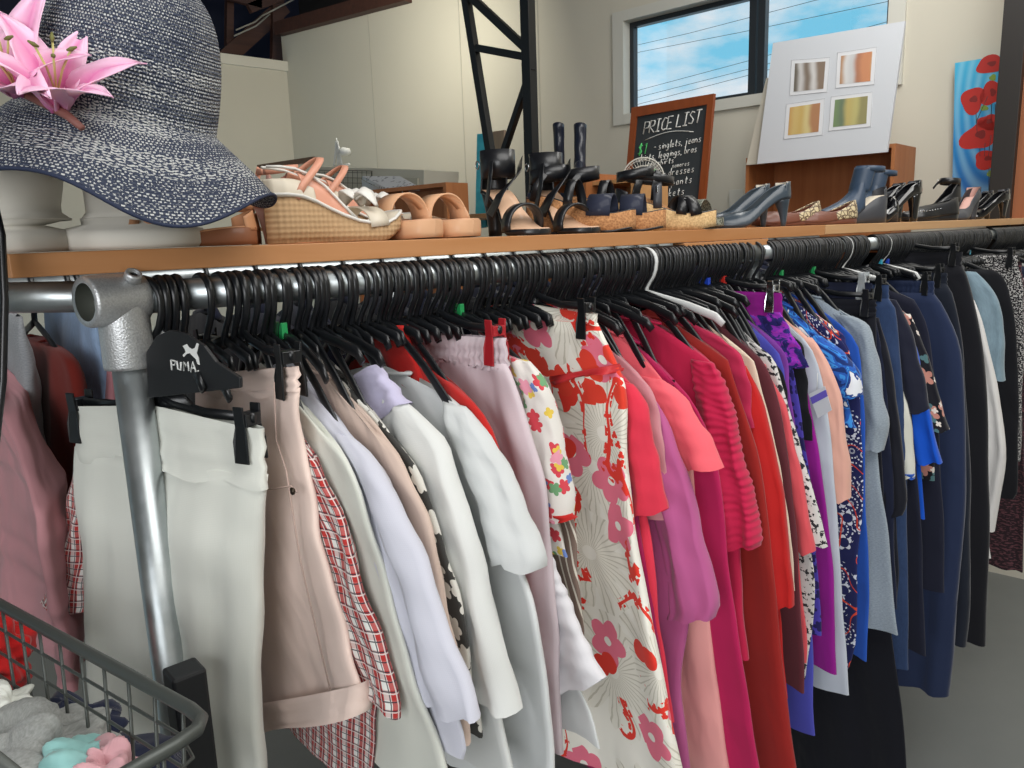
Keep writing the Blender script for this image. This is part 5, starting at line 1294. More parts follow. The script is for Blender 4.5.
m = MB(); m.tube([at(20, 92, .80), at(54, 107, .80), at(68, 116, .79), at(82, 128, .785)], [.004, .006, .0045, .0035], 10); m.v = [tuple(Hinv @ V(x)) for x in m.v]; m.build('lily_stem', M_stem, hat)
# foam stands
M_foam = plain('polystyrene', 'd6d2c8', .75)
def stand(px, y, r, hgt, neck, label):
    rt = empty('hat_stand', (shelf_x(px, YR+y), YR+y, ZS+.0008))
    m = MB(); m.lathe([(r*.96, 0), (r, .006), (r, .018), (r*.95, .026), (r*.6, .034), (neck*1.15, .042)], (0, 0, 0), 48); m.build('base', M_foam, rt)
    m = MB(); m.lathe([(neck*1.15, .040), (neck, .05), (neck*1.0, hgt*.45), (neck*1.06, hgt*.6), (neck*1.12, hgt*.78), (neck*1.0, hgt*.93), (neck*.4, hgt)], (0, 0, 0), 40); m.build('head_form', M_foam, rt)
    tag(rt, label, 'hat stand'); return rt
stand(133, .10, .098, .17, .052, 'white foam hat stand with a round base under the straw hat')
stand(0, .115, .088, .13, .075, 'second off-white foam stand at the left end of the shelf')
# ------------------------------------------------------------------ things behind the rack
def board_on(name, pts, off, th, mat, label, cat, parent=None, lean=0.0):
    P = [onw(px, py, off) for px, py in pts]
    m = MB(); m.slab(P, -wn, th); o = m.build(name, mat, parent, smooth=False, bevel=.001 if not parent else 0)
    if label: tag(o, label, cat)
    return o
# chalkboard
OC = .75
W_cb = wood('chalkboard_frame_wood', '9a4f24', '7c3c1b', 1, 'z', .45)
cb = empty('chalkboard'); tag(cb, 'framed chalkboard price list leaning under the window', 'chalkboard')
def quad(pts, off): return [onw(px, py, off) for px, py in pts]
A, B, Cc, D = quad([(634, 108), (716, 94), (703, 236), (622, 244)], OC)
def frame_bars(A, B, Cc, D, w, th, mat, parent, n_):
    c = (A+B+Cc+D)/4
    for p, q in ((A, B), (B, Cc), (Cc, D), (D, A)):
        i0, i1 = p+(c-p).normalized()*w*1.35, q+(c-q).normalized()*w*1.35
        m = MB(); m.slab([p, q, i1, i0], n_, th); m.build('frame', mat, parent, smooth=False)
frame_bars(A, B, Cc, D, .045, .025, W_cb, cb, wn)
c = (A+B+Cc+D)/4; t = NT('chalkboard_slate', .7); n = t.noise(scale=6, det=4); t.col(t.mix(n, H('23282c'), H('3a4044')))
m = MB(); m.slab([p+(c-p)*.04 for p in (A, B, Cc, D)], wn, .010); m.build('slate', t.mat, cb, smooth=False)
# chalk strokes (simple hand-drawn capitals and small letters)
GL = {'P': ['0,0 0,1 .5,.95 .6,.75 .5,.5 0,.45'], 'R': ['0,0 0,1 .5,.95 .55,.75 .45,.55 0,.5 .6,0'], 'I': ['.3,0 .3,1', '.05,1 .55,1', '.05,0 .55,0'], 'C': ['.6,.9 .3,1 .05,.6 .1,.15 .35,0 .6,.1'], 'E': ['.55,1 0,1 0,0 .6,0', '0,.5 .45,.5'],
 'L': ['0,1 0,0 .55,0'], 'S': ['.5,.9 .2,1 0,.75 .5,.35 .4,.05 0,.1'], 'T': ['0,1 .6,1', '.3,1 .3,0'], 'i': ['.2,0 .2,.5', '.2,.7 .22,.75'], 's': ['.4,.5 .15,.5 .1,.35 .4,.2 .35,0 .05,.02'], 't': ['.2,.85 .2,.05 .4,0', '0,.55 .45,.55'],
 'n': ['0,0 0,.5', '0,.35 .25,.5 .4,.35 .4,0'], 'g': ['.4,.45 .15,.5 0,.25 .15,.05 .4,.15', '.4,.5 .4,-.25 .2,-.35 0,-.25'], 'l': ['.15,1 .15,.05 .3,0'], 'e': ['.02,.25 .4,.28 .3,.5 .08,.45 .02,.2 .15,0 .4,.06'], 'j': ['.25,.5 .25,-.25 .05,-.3', '.25,.7 .27,.75'],
 'a': ['.4,.45 .15,.5 0,.25 .15,0 .38,.1 .4,.5 .42,0'], 'r': ['0,0 0,.5', '0,.3 .2,.5 .35,.45'], 'o': ['.2,.5 .02,.3 .08,.03 .3,.0 .42,.25 .3,.5 .2,.5'], 'h': ['0,0 0,1', '0,.35 .25,.5 .4,.35 .4,0'], 'd': ['.4,1 .4,0', '.4,.4 .15,.5 0,.25 .15,0 .4,.12'], 'p': ['0,-.35 0,.5', '0,.4 .25,.5 .42,.25 .25,0 0,.1'],
 'b': ['0,1 0,0', '0,.12 .25,0 .42,.25 .25,.5 0,.4'], 'k': ['0,0 0,1', '.35,.5 0,.25 .4,0'], 'c': ['.4,.45 .15,.5 0,.25 .15,0 .4,.05'], 'm': ['0,0 0,.5', '0,.4 .2,.5 .27,.35 .27,0', '.27,.4 .45,.5 .52,.35 .52,0'], 'u': ['0,.5 .02,.1 .2,0 .4,.15 .4,.5 .42,0'],
 ',': ['.15,.05 .08,-.15'], '-': ['.05,.4 .45,.42'], '1': ['.1,.8 .3,1 .3,0'], '0': ['.3,1 .05,.7 .1,.1 .35,0 .55,.3 .5,.85 .3,1'], '$': ['.5,.85 .2,.95 .05,.7 .5,.35 .4,.08 .05,.12', '.28,1.1 .28,-.1'], ' ': []}
M_chalk = plain('white_chalk', 'dedfdb', .9); M_gchalk = plain('green_chalk', '5fd07a', .9)
bu = (B-A).normalized(); bv = (A-D).normalized(); bw, bh = (B-A).length, (A-D).length
def chalk(txt, x, y, h, mat, sp=1.0, tilt=.06, th=.0022):
    m = MB(); cx = x
    for ch in txt:
        for st in GL.get(ch, []):
            P = []
            for pr in st.split():
                a, b = map(float, pr.split(',')); P.append(D+bu*((cx+a*h*.8+b*h*.12)*1.0)+bv*(y+b*h+(cx-x)*tilt)+wn*.0125)
            m.tube(P, th, 5)
        cx += h*(.62 if ch not in 'il, ' else .38)*sp
    o = m.build('chalk_lettering', mat, cb); return o
chalk('PRICE LIST', bw*.17, bh*.80, bh*.085, M_chalk, .92, .06, .0035)
m = MB(); m.tube([D+bu*(bw*(.2+.6*q))+bv*(bh*(.755+.012*q+.03*math.sin(PI*q)))+wn*.0125 for q in [i/8 for i in range(9)]], .002, 5); m.build('chalk_underline', M_chalk, cb)
chalk('$1', bw*.12, bh*.655, bh*.075, M_gchalk, 1.0, .05, .0038)
chalk('- singlets, jeans', bw*.32, bh*.675, bh*.052, M_chalk, .8, .05)
chalk('skirts, leggings, bras', bw*.13, bh*.605, bh*.05, M_chalk, .82, .05)
chalk('tee shirts', bw*.26, bh*.56, bh*.042, M_chalk, .95, .05)
chalk('samores', bw*.58, bh*.535, bh*.035, M_chalk, .95, .05, .0018)
chalk('$10', bw*.2, bh*.465, bh*.07, M_gchalk, 1.0, .05, .0038)
chalk('- dresses', bw*.47, bh*.48, bh*.052, M_chalk, .95, .05)
chalk('shirts, pants', bw*.25, bh*.40, bh*.055, M_chalk, 1.0, .05)
chalk('jackets', bw*.42, bh*.33, bh*.055, M_chalk, 1.0, .05)
# low table the chalkboard, boots and fan stand on
def bench(px0, px1, py, off, dp, label, name='display_table', mat=None):
    a, b = onw(px0, py, off), onw(px1, py, off); rt = empty(name, (a.x, a.y, 0)); z = a.z; v = b-a; v.z = 0
    mat = mat or wood('bench_wood', 'c79a6c', 'a87848', 1, 'x')
    m = MB(); m.obox((0, 0, z-.025), v, wn*-dp, V((0, 0, .025))); m.build('table_top', mat, rt, smooth=False, bevel=.002)
    vn = v.normalized()
    for s0, s1 in ((0, 0), (1, 0), (0, 1), (1, 1)):
        o_ = v*s0-wn*dp*s1+(vn*(-.04) if s0 else V((0, 0, 0)))+(wn*.04 if s1 else V((0, 0, 0)))
        m = MB(); m.obox(o_, vn*.04, -wn*.04, V((0, 0, z-.025))); m.build('leg', mat, rt, smooth=False)
    tag(rt, label, 'table'); return rt, z
bench(612, 728, 236, 1.15, .55, 'low wooden display table under the chalkboard, mostly hidden by the shoes')
bx = onw(545, 186, 1.9)
# wooden crate carrying the tall boots
def crate(px0, px1, pyt, h, off, dp, label, mat, name='wooden_box'):
    a, b = onw(px0, pyt, off), onw(px1, pyt, off); v = b-a; v.z = 0; m = MB(); z = a.z
    rt = empty(name, (a.x, a.y, 0)); vn = v.normalized(); th = .018
    m = MB(); m.obox((0, 0, z-th), v, -wn*dp, V((0, 0, th))); m.build('top_panel', mat, rt, smooth=False)
    for q in (V((0, 0, 0)), v-vn*th): m = MB(); m.obox(q, vn*th, -wn*dp, V((0, 0, z-th))); m.build('side_panel', mat, rt, smooth=False)
    m = MB(); m.obox(vn*th-wn*(dp-.006), v-vn*2*th, -wn*.006, V((0, 0, z-th))); m.build('back_panel', mat, rt, smooth=False)
    for k in range(3):
        zz = max(z-h-k*.42, .04); m = MB(); m.obox(vn*th-wn*.004+V((0, 0, zz-th)), v-vn*2*th, -wn*(dp-.012), V((0, 0, th))); m.build('shelf', mat, rt, smooth=False)
        if zz <= .05: break
    tag(rt, label, 'bookcase'); return rt, z
W_case = wood('bookcase_veneer', 'b8794a', '8f5730', 1, 'z', .5); W_case2 = wood('dark_bookcase_veneer', '6b3a1f', '54290f', 1, 'z', .5)
crate(352, 446, 192, .16, 2.15, .14, 'open wooden bookcase with a paper bag on top, left of the black column', W_case, 'bookcase')
crate(746, 895, 158, .42, .45, .34, 'tall open brown bookcase carrying the white art board', W_case, 'bookcase')
crate(588, 634, 182, .3, 1.5, .3, 'narrow pale wooden bookcase end seen behind the black shoes', wood('pale_box', 'c99a68', 'b08050', 1, 'z'), 'bookcase')
# tall boots
def tall_boot(px, py, off, lean, label, scale=1.0):
    p = onw(px, py, off); rt = empty('tall_boot', p); tag(rt, label, 'boot', 'tall boots on the bookcase'); m = MB(); R = []
    h = .27*scale
    for i in range(15):
        q = i/14; z = .055+q*(h-.055); r = interp([(0, .030), (.25, .027), (.6, .028), (1, .031)], q); cx = lean*q*h*.35+.004*math.sin(14*q)
        R.append([(cx+r*math.cos(a)*1.1, r*math.sin(a)*.95, z+(.012*math.cos(a) if i == 14 else 0)) for a in [2*PI*j/24 for j in range(24)]])
    m.loft(R, True, False, False); o_ = m.build('shaft', L_navyb, rt); s_ = o_.modifiers.new('thick', 'SOLIDIFY'); s_.thickness = .003
    m = MB(); R = []
    for i in range(15):
        q = i/14; x = -.04+q*.2; w = interp([(0, .022), (.15, .034), (.45, .03), (.75, .04), (1, .012)], q); hh = interp([(0, .05), (.2, .09), (.38, .085), (.6, .05), (1, .02)], q)
        R.append([(x, w*math.cos(a), .012+hh*max(0, math.sin(a))**.8) if math.sin(a) > -.01 else (x, w*math.cos(a), .012) for a in [2*PI*j/20 for j in range(20)]])
    m.loft(R); m.build('foot', L_navyb, rt)
    m = MB(); m.lathe([(.026, 0), (.03, .03)], (-.018, 0, 0), 16); m.box((.04, -.034, 0), (.155, .034, .012)); m.build('sole', L_black, rt, bevel=.002)
    rt.rotation_euler = (0, 0, math.atan2(-wr.y, -wr.x)+PI+math.radians(-60)); return rt
L_navyb = leather('boot_navy', '1a1f2e', .35)
tb, tz = crate(536, 586, 178, .3, 1.55, .4, 'low brown bookcase holding the pair of tall boots', W_case, 'bookcase')
tall_boot(560, 181, 1.42, .1, 'tall dark navy boot standing upright, left one of two')
tall_boot(580, 181, 1.42, -.5, 'tall dark navy boot leaning right, right one of two')
# desk fan
fp = onw(643, 179, 1.12); fan = empty('desk_fan', V((fp.x, fp.y, fp.z))); tag(fan, 'round translucent white desk fan in front of the chalkboard', 'fan')
fr = 20.5*(EYE-fp).dot(Rwc @ V((0, 0, 1)))/F
q = (EYE-fp); q.z = 0; q.normalize(); e1 = V((q.y, -q.x, 0))
def ringp(r, d, n=48): return [e1*r*math.cos(2*PI*i/n)+V((0, 0, r*math.sin(2*PI*i/n)))+q*d for i in range(n)]
M_haze = plain('milky_plastic', 'd8d6cc', .3, 0, Alpha=.42)
m = MB(); m.tube(ringp(fr, 0), .004, 6, closed=True)
for d in (.04, -.03):
    for r in (.3, .62, .9): m.tube(ringp(fr*r, d*(1-r*r)+.0), .0015, 5, closed=True)
    for i in range(36):
        a = 2*PI*i/36; m.tube([e1*fr*k*math.cos(a)+V((0, 0, fr*k*math.sin(a)))+q*d*(1-k*k) for k in (.12, .4, .7, 1)], .0012, 4)
m.build('wire_guard', plain('guard_white', 'c9c8c0', .4), fan)
m = MB(); m.lathe([(.0001, .05), (fr*.2, .045), (fr*.2, .03), (.0001, .03)], (0, 0, 0), 20); m.xf(q.to_track_quat('Z', 'Y').to_matrix().to_4x4()); m.build('hub', M_whitep, fan)
for i in range(3):
    m = MB(); R = []
    for k in range(8):
        r = fr*(.15+.72*k/7); wa_ = .55*math.sin(PI*(k+1)/9)+.1; a0_ = 2*PI*i/3+.3*k/7
        R.append([e1*r*math.cos(a0_+s*wa_)+V((0, 0, r*math.sin(a0_+s*wa_)))+q*(.012*s) for s in (-1, 0, 1)])
    m.loft(R, False, False, False); m.build('blade', M_haze, fan)
m = MB(); m.tube([-q*.06, -q*.06-V((0, 0, .12)), -V((0, 0, fp.z-onw(643, 236, 1.12).z))], .012, 10); m.lathe([(.08, 0), (.08, .015), (.03, .03)], (0, 0, -(fp.z-onw(643, 236, 1.12).z)), 24); m.build('stand', M_whitep, fan)
# white art board with four small pictures, and the frame behind
ab_ = empty('art_board'); tag(ab_, 'large white mounted board with four small abstract pictures on the bookcase', 'picture')
OA = .52
P = quad([(773, 43), (905, 21), (887, 152), (757, 164)], OA); m = MB(); m.slab(P, -wn, .02); m.build('mount_board', plain('mount_white', 'c8ccd2', .6), ab_, smooth=False)
def artmat(k, cols, sc=9, ax=0):
    t = NT('art_'+k, .6); n = t.noise(scale=7, det=2); s = t.node('ShaderNodeTexCoord', out=0); g_ = t.sep(s)[ax]; f_ = t.m('FRACT', t.add(t.mul(g_, 1.0), t.mul(n, .25)))
    t.col(t.mix(.28, t.ramp(f_, [(i/len(cols), H(c)) for i, c in enumerate(cols)], 'EASE'), H('b0a898'))); return t.mat
S = lambda pts: [(600+x/3.303, y/3.303) for x, y in pts]
pics = [('dark brown and white', [(645,210),(745,203),(738,293),(640,303)], ['4a3a30', '2c2420', 'c9c9cc', '5b463a', 'd2d2d5', '6a5040']),
        ('orange and white', [(797,185),(900,170),(893,268),(792,278)], ['c48a50', 'b07a48', 'd8dade', 'c9ccd2', 'a8572a', 'c9753c']),
        ('amber and cream', [(628,355),(728,340),(722,435),(621,447)], ['a5531c', 'c9973a', 'cfb05a', 'c9a544', 'd4c27c', 'a86424']),
        ('green and straw', [(777,330),(885,317),(880,408),(770,420)], ['8a9a4c', '4a7a3c', '2f5f3c', 'b9a64c', 'b8b060', '7d7a34'])]
for nm, pts, cols in pics:
    Q = quad(S(pts), OA); c = (Q[0]+Q[1]+Q[2]+Q[3])/4
    m = MB(); m.slab([c+(p-c)*1.28 for p in Q], wn, .0012); o_ = m.build('picture_mount', plain('mount_edge', 'd8dade', .5), ab_, smooth=False)
    m = MB(); m.slab(Q, wn, .0024); o2 = m.build('small_picture', artmat(nm.replace(' ', '_'), cols), o_, smooth=False); o2['label'] = nm+' abstract picture'
    m = MB(); E_ = [c+(p-c)*1.26+wn*.0016 for p in Q]; m.tube(E_, .0008, 4, closed=True); m.build('ruled_line', plain('pencil_line', '8d8f98', .7), o_)
board_on('leaning_frame', [(766, 78), (776, 77), (763, 164), (746, 165)], .47, .02, plain('frame_cream', 'cfcabb', .5), 'cream-edged frame standing behind the white art board', 'frame')
# poppy painting
pp = empty('poppy_painting'); tag(pp, 'blue painting of red poppies hanging beside the dark column', 'painting')
t = NT('poppy_sky', .5); g_ = t.sep(t.node('ShaderNodeTexCoord', out=0)); w_ = t.m('SINE', t.mul(t.add(t.m('POWER', t.add(t.m('POWER', t.sub(g_[2], .75), 2.0), t.m('POWER', t.sub(g_[1], .2), 2.0)), .5), 0.0), 38.0))
n = t.noise(scale=5, det=3); t.col(t.mix(t.mul(t.add(w_, 1.0), .16), t.ramp(g_[2], [(0, H('0a4f9e')), (.45, H('1583c4')), (1, H('3fb0d8'))]), H('a8dcec'))); 
OPA = .06
Q = quad([(955, 63), (1004, 55), (1002, 197), (952, 197)], OPA); m = MB(); m.slab(Q, -wn, .02); m.build('canvas', t.mat, pp, smooth=False)
M_pop = plain('poppy_red', 'b3241c', .5); M_popd = plain('poppy_dark', '7c1a18', .5); M_leaf = plain('poppy_green', '7d9a3a', .6); M_pst = plain('poppy_stem', '3a4048', .6)
def blob(cx, cy, rx, ry, ang, seed, mat, name, lobes=3, amp=.22, off=.0015):
    r_ = random.Random(seed); ph = r_.uniform(0, 6); P = []
    for i in range(28):
        a = 2*PI*i/28; r = 1+amp*math.sin(lobes*a+ph)*.6+amp*.5*math.sin(2*a+ph*2); x, y = rx*r*math.cos(a), ry*r*math.sin(a); c_, s_ = math.cos(ang), math.sin(ang)
        P.append(onw(cx+x*c_-y*s_, cy+x*s_+y*c_, OPA))
    m = MB(); m.slab(P, wn, off); return m.build(name, mat, pp, smooth=False)
Z = lambda x, y: (890+x/3.84, y/3.84)
for i, (x, y, rx, ry, an) in enumerate(((388, 248, 52, 26, -.3), (318, 385, 42, 38, -.7), (392, 358, 36, 40, 0.2), (345, 520, 60, 44, -.6), (378, 470, 32, 26, .2), (375, 612, 46, 28, -.1))):
    c_ = Z(x, y); blob(c_[0], c_[1], rx/3.2, ry/3.2, an, i+2, M_pop, 'painted_poppy'); blob(c_[0]+1, c_[1]-1, rx/11, ry/11, an, i+9, M_popd, 'painted_poppy_centre', off=.0022)
for i, (x, y) in enumerate(((395, 298), (362, 415), (385, 668))): c_ = Z(x, y); blob(c_[0], c_[1], 3.6, 3, 0, i, M_leaf, 'painted_leaf', off=.0012)
m = MB()
for x0, y0, x1, y1 in ((330, 430, 335, 520), (375, 370, 330, 470), (390, 400, 388, 460), (404, 400, 404, 600), (345, 570, 345, 600), (365, 550, 362, 600), (388, 520, 378, 600), (380, 640, 380, 740)):
    a_, b_ = Z(x0, y0), Z(x1, y1); m.tube([onw(*a_, OPA+.001), onw(*b_, OPA+.001)], .0018, 4)
m.build('painted_stems', M_pst, pp)
# things left of the column
board_on('turquoise_painting', [(477, 134), (487, 133), (486, 227), (475, 229)], 1.1, .02, None or (lambda: (lambda t: (t.col(t.mix(t.noise(scale=22, det=3), H('0f86a4'), H('4fc3d2'))), t.mat)[1])(NT('turquoise_paint', .5)))(), 'narrow turquoise painting leaning behind the lattice column', 'painting')
board_on('brown_painting', [(490, 132), (504, 130), (502, 227), (489, 228)], 1.05, .02, wood('washed_wood', 'a8937c', '7c6a58', 1, 'z'), 'narrow brown and pale striped panel behind the lattice column', 'painting')
# wall socket
sk = board_on('wall_socket', [(730, 190), (744, 189), (744, 206), (730, 207)], .01, -.012, plain('socket_white', 'c9c8be', .4), 'white wall socket just left of the brown bookcase', 'socket')
board_on('wall_socket', [(905, 186), (914, 185), (914, 196), (905, 197)], .01, -.012, plain('socket_white', 'c9c8be', .4), 'white wall socket right of the brown bookcase, above the patent heel', 'socket')
# white cabinet with a wire grid in front, on a table left of the bookcase
bench(250, 512, 228, 1.5, .75, 'side table behind the espadrilles carrying the white cabinet')
wc = empty('white_cabinet'); tag(wc, 'low off-white cabinet behind the wire grid, near the wall corner', 'cabinet')
Pq = quad([(312, 166), (424, 170), (423, 226), (312, 227)], 1.3); m = MB(); m.slab(Pq, -wn, .3); m.build('carcass', plain('off_white_paint', 'b9b6a8', .6), wc, smooth=False, bevel=.003)
for k, (x0, x1) in enumerate(((318, 366), (370, 419))):
    Pd = quad([(x0, 176), (x1, 178), (x1, 223), (x0, 224)], 1.3); m = MB(); m.slab(Pd, wn, .012); m.build('door', plain('cabinet_door_paint', 'aaa798', .6), wc, smooth=False, bevel=.002)
gr = empty('wire_grid'); tag(gr, 'black wire grid panel leaning on the off-white cabinet', 'grid panel')
m = MB()
for i in range(13):
    x = 315+i*4.7; m.tube([onw(x, 171, 1.36), onw(x, 227, 1.36)], .0016, 5)
for j in range(11):
    y = 172+j*5.2; m.tube([onw(315, y, 1.363), onw(371.5, y+1, 1.363)], .0016, 5)
m.build('grid_wires', M_blackm, gr)
m = MB(); m.tube([onw(314, 170, 1.36), onw(372, 171, 1.36), onw(372, 228, 1.36), onw(314, 228, 1.36)], .003, 6, closed=True); m.build('grid_frame', M_blackm, gr)
# gift bag lying on the bookcase
gb = empty('paper_bag'); tag(gb, 'white patterned paper carrier bag lying on the wooden bookcase', 'bag')
t = NT('patterned_paper', .6); d_ = t.voro(scale=38); t.col(t.mix(t.lt(d_, .28), H('c3c6ca'), H('5a6068'))); M_pap = t.mat
Pb = [onw(362, 175.5, 1.62), onw(399, 175.5, 1.62), onw(418, 186, 1.75), onw(384, 188, 1.75)]
m = MB(); zt_ = onw(400, 192, 2.15).z+.003
Lq = [onw(362, 176, 1.95), onw(400, 176, 1.93), onw(420, 187, 2.1), onw(386, 188, 2.1)]
m.slab(Lq, V((0, 0, -1)), .018); m.build('bag_body', M_pap, gb, smooth=False, bevel=.002)
m = MB(); m.slab([Lq[0]+V((0, 0, -.02)), Lq[3]+V((0, 0, -.02)), V((Lq[3].x, Lq[3].y, zt_)), V((Lq[0].x, Lq[0].y, zt_))], wn, .004); m.build('bag_gusset', plain('bag_side', 'b4b8bc', .6), gb, smooth=False)
m = MB(); m.tube([onw(402, 188, 2.12), onw(403, 197, 2.16), onw(407, 199, 2.16), onw(410, 196, 2.16), onw(409, 189, 2.12)], .003, 6); m.build('bag_handle', M_whitep, gb)
# white ornament with upright curved blades
orn = empty('white_ornament', onw(341, 165.5, 1.2)); tag(orn, 'white plastic ornament of upright curved blades on the off-white cabinet', 'ornament')
for k in range(5):
    m = MB(); R = []; x0 = -.09+.03*k
    for i in range(9):
        q_ = i/8; w_ = .014*math.sin(PI*min(.15+.85*q_, .97))+.002; c_ = wr*(x0+.03*q_*(1 if k < 3 else -1)+.02*math.sin(2*q_+k))+V((0, 0, (.19-.02*abs(k-1))*q_)); R.append([c_+wr*w_, c_+wn*.006, c_-wr*w_, c_-wn*.004])
    m.loft(R); m.build('blade', M_whitep, orn)
m = MB(); m.lathe([(.0001, -.0), (.03, .004), (.045, .02), (.035, .05), (.0001, .06)], tuple(wr*.055+V((0, 0, .06))), 20); m.build('round_head', M_whitep, orn)
m = MB(); m.tube([wr*-.1, wr*.1], .008, 8); m.build('base_rod', M_whitep, orn)
# bundle of sticks and cloth at the left of the cabinet
bd = empty('driftwood_post'); tag(bd, 'rough brown wooden batten lying above the pink cloth bundle', 'batten')
m = MB(); a_, b_ = onw(262, 170, 1.45), onw(318, 162, 1.4); d_ = b_-a_; s_ = V((0, 0, .035)); m.obox(a_, d_, s_, wn*.04); m.build('batten', wood('weathered_batten', '7d624c', '5a4433', 1, 'x'), bd, smooth=False, bevel=.003)
def heap(name, loc, r, mat, label, cat, seed, parent=None, n=40, amp=.35, flat=.7, fold=6):
    rr_ = random.Random(seed); ph = [rr_.uniform(0, 6.28) for _ in range(8)]; m = MB(); R = []
    for i in range(n+1):
        v_ = PI*i/n; row = []
        for j in range(n*2):
            u_ = 2*PI*j/(n*2); d = V((math.sin(v_)*math.cos(u_), math.sin(v_)*math.sin(u_), math.cos(v_)))
            k_ = math.sin(fold*d.x+ph[0]+2*math.sin(fold*.6*d.z+ph[1]))+.6*math.sin(fold*1.7*d.y+ph[2]+2*d.x*fold*.5)+.35*math.sin(fold*2.6*d.z+ph[3]+3*d.y)+.2*math.sin(fold*5*(d.x+d.y)+ph[4])
            s_ = 1+amp*.3*k_; row.append((r[0]*d.x*s_, r[1]*d.y*s_, r[2]*d.z*s_))
            m.uv[i*n*2+j] = (u_*r[0], v_*r[2])
        R.append(row)
    m.loft(R, True, False, False); o_ = m.build(name, mat, parent); o_.location = loc
    if label: tag(o_, label, cat)
    return o_
for k, (x_, y_, c_, lb) in enumerate(((272, 184, 'c79a90', 'dusty pink folded cloth, leftmost in the bundle under the batten'), (288, 182, '8f5a50', 'dark rose crumpled cloth in the middle of the bundle under the batten'), (302, 180, 'd2aca0', 'pale pink cloth rising against the wire grid'))):
    heap('folded_cloth', onw(x_, y_+20, 1.35), (.065, .06, .2), plain('cloth_rose_%s' % c_, c_, .9), lb, 'cloth', k+3)
# ------------------------------------------------------------------ wire basket in the foreground
M_wire = plain('grey_coated_wire', '4e524f', .45, .4)
ck = at(212, 716, .66); ZB = ck.z
def onz(px, py, z): 
    r = ray(px, py); return EYE+r*((z-EYE.z)/r.z)
bk = empty('wire_basket', (ck.x, ck.y, 0)); tag(bk, 'grey wire trolley basket of clothes in the lower left corner', 'basket')
K = lambda p: V(p)-V((ck.x, ck.y, 0))
pc = V(onz(214, 722, ZB)); p1 = V(onz(-70, 566, ZB)); p2 = V(onz(60, 812, ZB))
e1_ = (p1-pc).normalized(); e2_ = (p2-pc).normalized()
cr = [pc+e1_*.035, pc+e1_*.014+e2_*.003, pc+e1_*.003+e2_*.014, pc+e2_*.035]
m = MB(); rim = [p1]+[pc+e1_*.06]+cr+[p2]; m.tube([K(p) for p in rim], .0062, 12)
p3 = p1+(p2-pc); m.tube([K(p1), K(p3), K(p2)], .0062, 12); m.build('rim', M_wire, bk)
def wire(P, r=.0022): 
    m = MB(); m.tube([K(p) for p in P], r, 6); return m
dn_ = V((0, 0, -1)); depth = .26
L1 = (p1-pc).length; L2 = (p2-pc).length; n1 = max(5, int(L1/.042)); n2 = max(4, int(L2/.042))
mw = MB()
inn = lambda p, k: p*(1-.12*k)+(pc+p3)/2*(.12*k)
for s_, L_, e_, st in ((pc, L1, e1_, 1), (pc, L2, e2_, 1)):
    nn = int(L_/.045)
    for i in range(1, nn+1):
        b_ = s_+e_*min(i*.045, L_); mw.tube([K(b_+V((0, 0, .004))), K(inn(b_, 1)+dn_*depth)], .0018, 6)
for b_ in [p1+(p3-p1)*i/8 for i in range(9)]+[p2+(p3-p2)*i/8 for i in range(9)]: mw.tube([K(b_), K(inn(b_, 1)+dn_*depth)], .0018, 6)
mw.build('upright_wires', M_wire, bk)
mw = MB()
for j in range(1, 9):
    k = j/8; loop = [inn(p, k)+dn_*depth*k for p in (p1, pc+e1_*.05, pc+e1_*.012+e2_*.012, pc+e2_*.05, p2, p3)]
    mw.tube([K(p) for p in loop], .0017, 6, closed=True)
mw.build('hoop_wires', M_wire, bk)
mw = MB()
for i in range(1, 9):
    k = i/9; mw.tube([K(inn(pc+(p1-pc)*k, 1)+dn_*depth), K(inn(p2+(p3-p2)*k, 1)+dn_*depth)], .0022, 6)
mw.build('base_wires', M_wire, bk)
for q_ in (pc, p1, p2, p3):
    m = MB(); z_ = ZB-depth; m.tube([K(inn(q_, 1)+dn_*depth), K(V((inn(q_, 1).x, inn(q_, 1).y, .03)))], .009, 10); m.build('leg', M_wire, bk)
m = MB(); z_ = .24
m.tube([K(V((inn(p, 1).x, inn(p, 1).y, .2))) for p in (p1, pc, p2, p3)], .006, 8, closed=True); m.build('lower_frame', M_wire, bk)
cen = (p1+p2)/2
def inb(px, py, dz=0.0): p = V(onz(px, py, ZB-.09)); return p+V((0, 0, dz))
heap('grey_jumper', inb(18, 748, -.03), (.075, .07, .055), fb('grey_marl'), 'grey marl jumper crumpled in the wire basket', 'jumper', 4, amp=.5)
heap('navy_cloth', inb(62, 700, -.05), (.05, .055, .04), fb('dark_navy_knit'), 'dark navy knitted garment behind the grey jumper in the basket', 'garment', 9, amp=.5)
heap('teal_garment', inb(75, 770, -.01), (.05, .04, .03), fb('mint'), 'pale teal garment at the bottom edge of the basket', 'garment', 14, amp=.6)
heap('pink_garment', inb(106, 772, -.015), (.028, .032, .04), fb('baby_pink'), 'baby pink garment poking up beside the pale teal one', 'garment', 22, amp=.9, fold=5)
heap('red_garment', inb(-8, 655, .0), (.04, .045, .05), fb('hot_red'), 'bright red garment at the left edge of the basket', 'garment', 31, amp=.5)
heap('white_cloth', inb(-2, 712, .0), (.03, .028, .022), fb('white_jersey'), 'small white cloth on the grey jumper at the left edge', 'garment', 41, amp=.7)
heap('mixed_laundry', V((cen.x, cen.y, ZB-.20)), (.16, .16, .05), fb('dark_navy_knit'), 'dark blue cloth at the bottom of the wire basket', 'garment', 51, amp=.4, n=50)
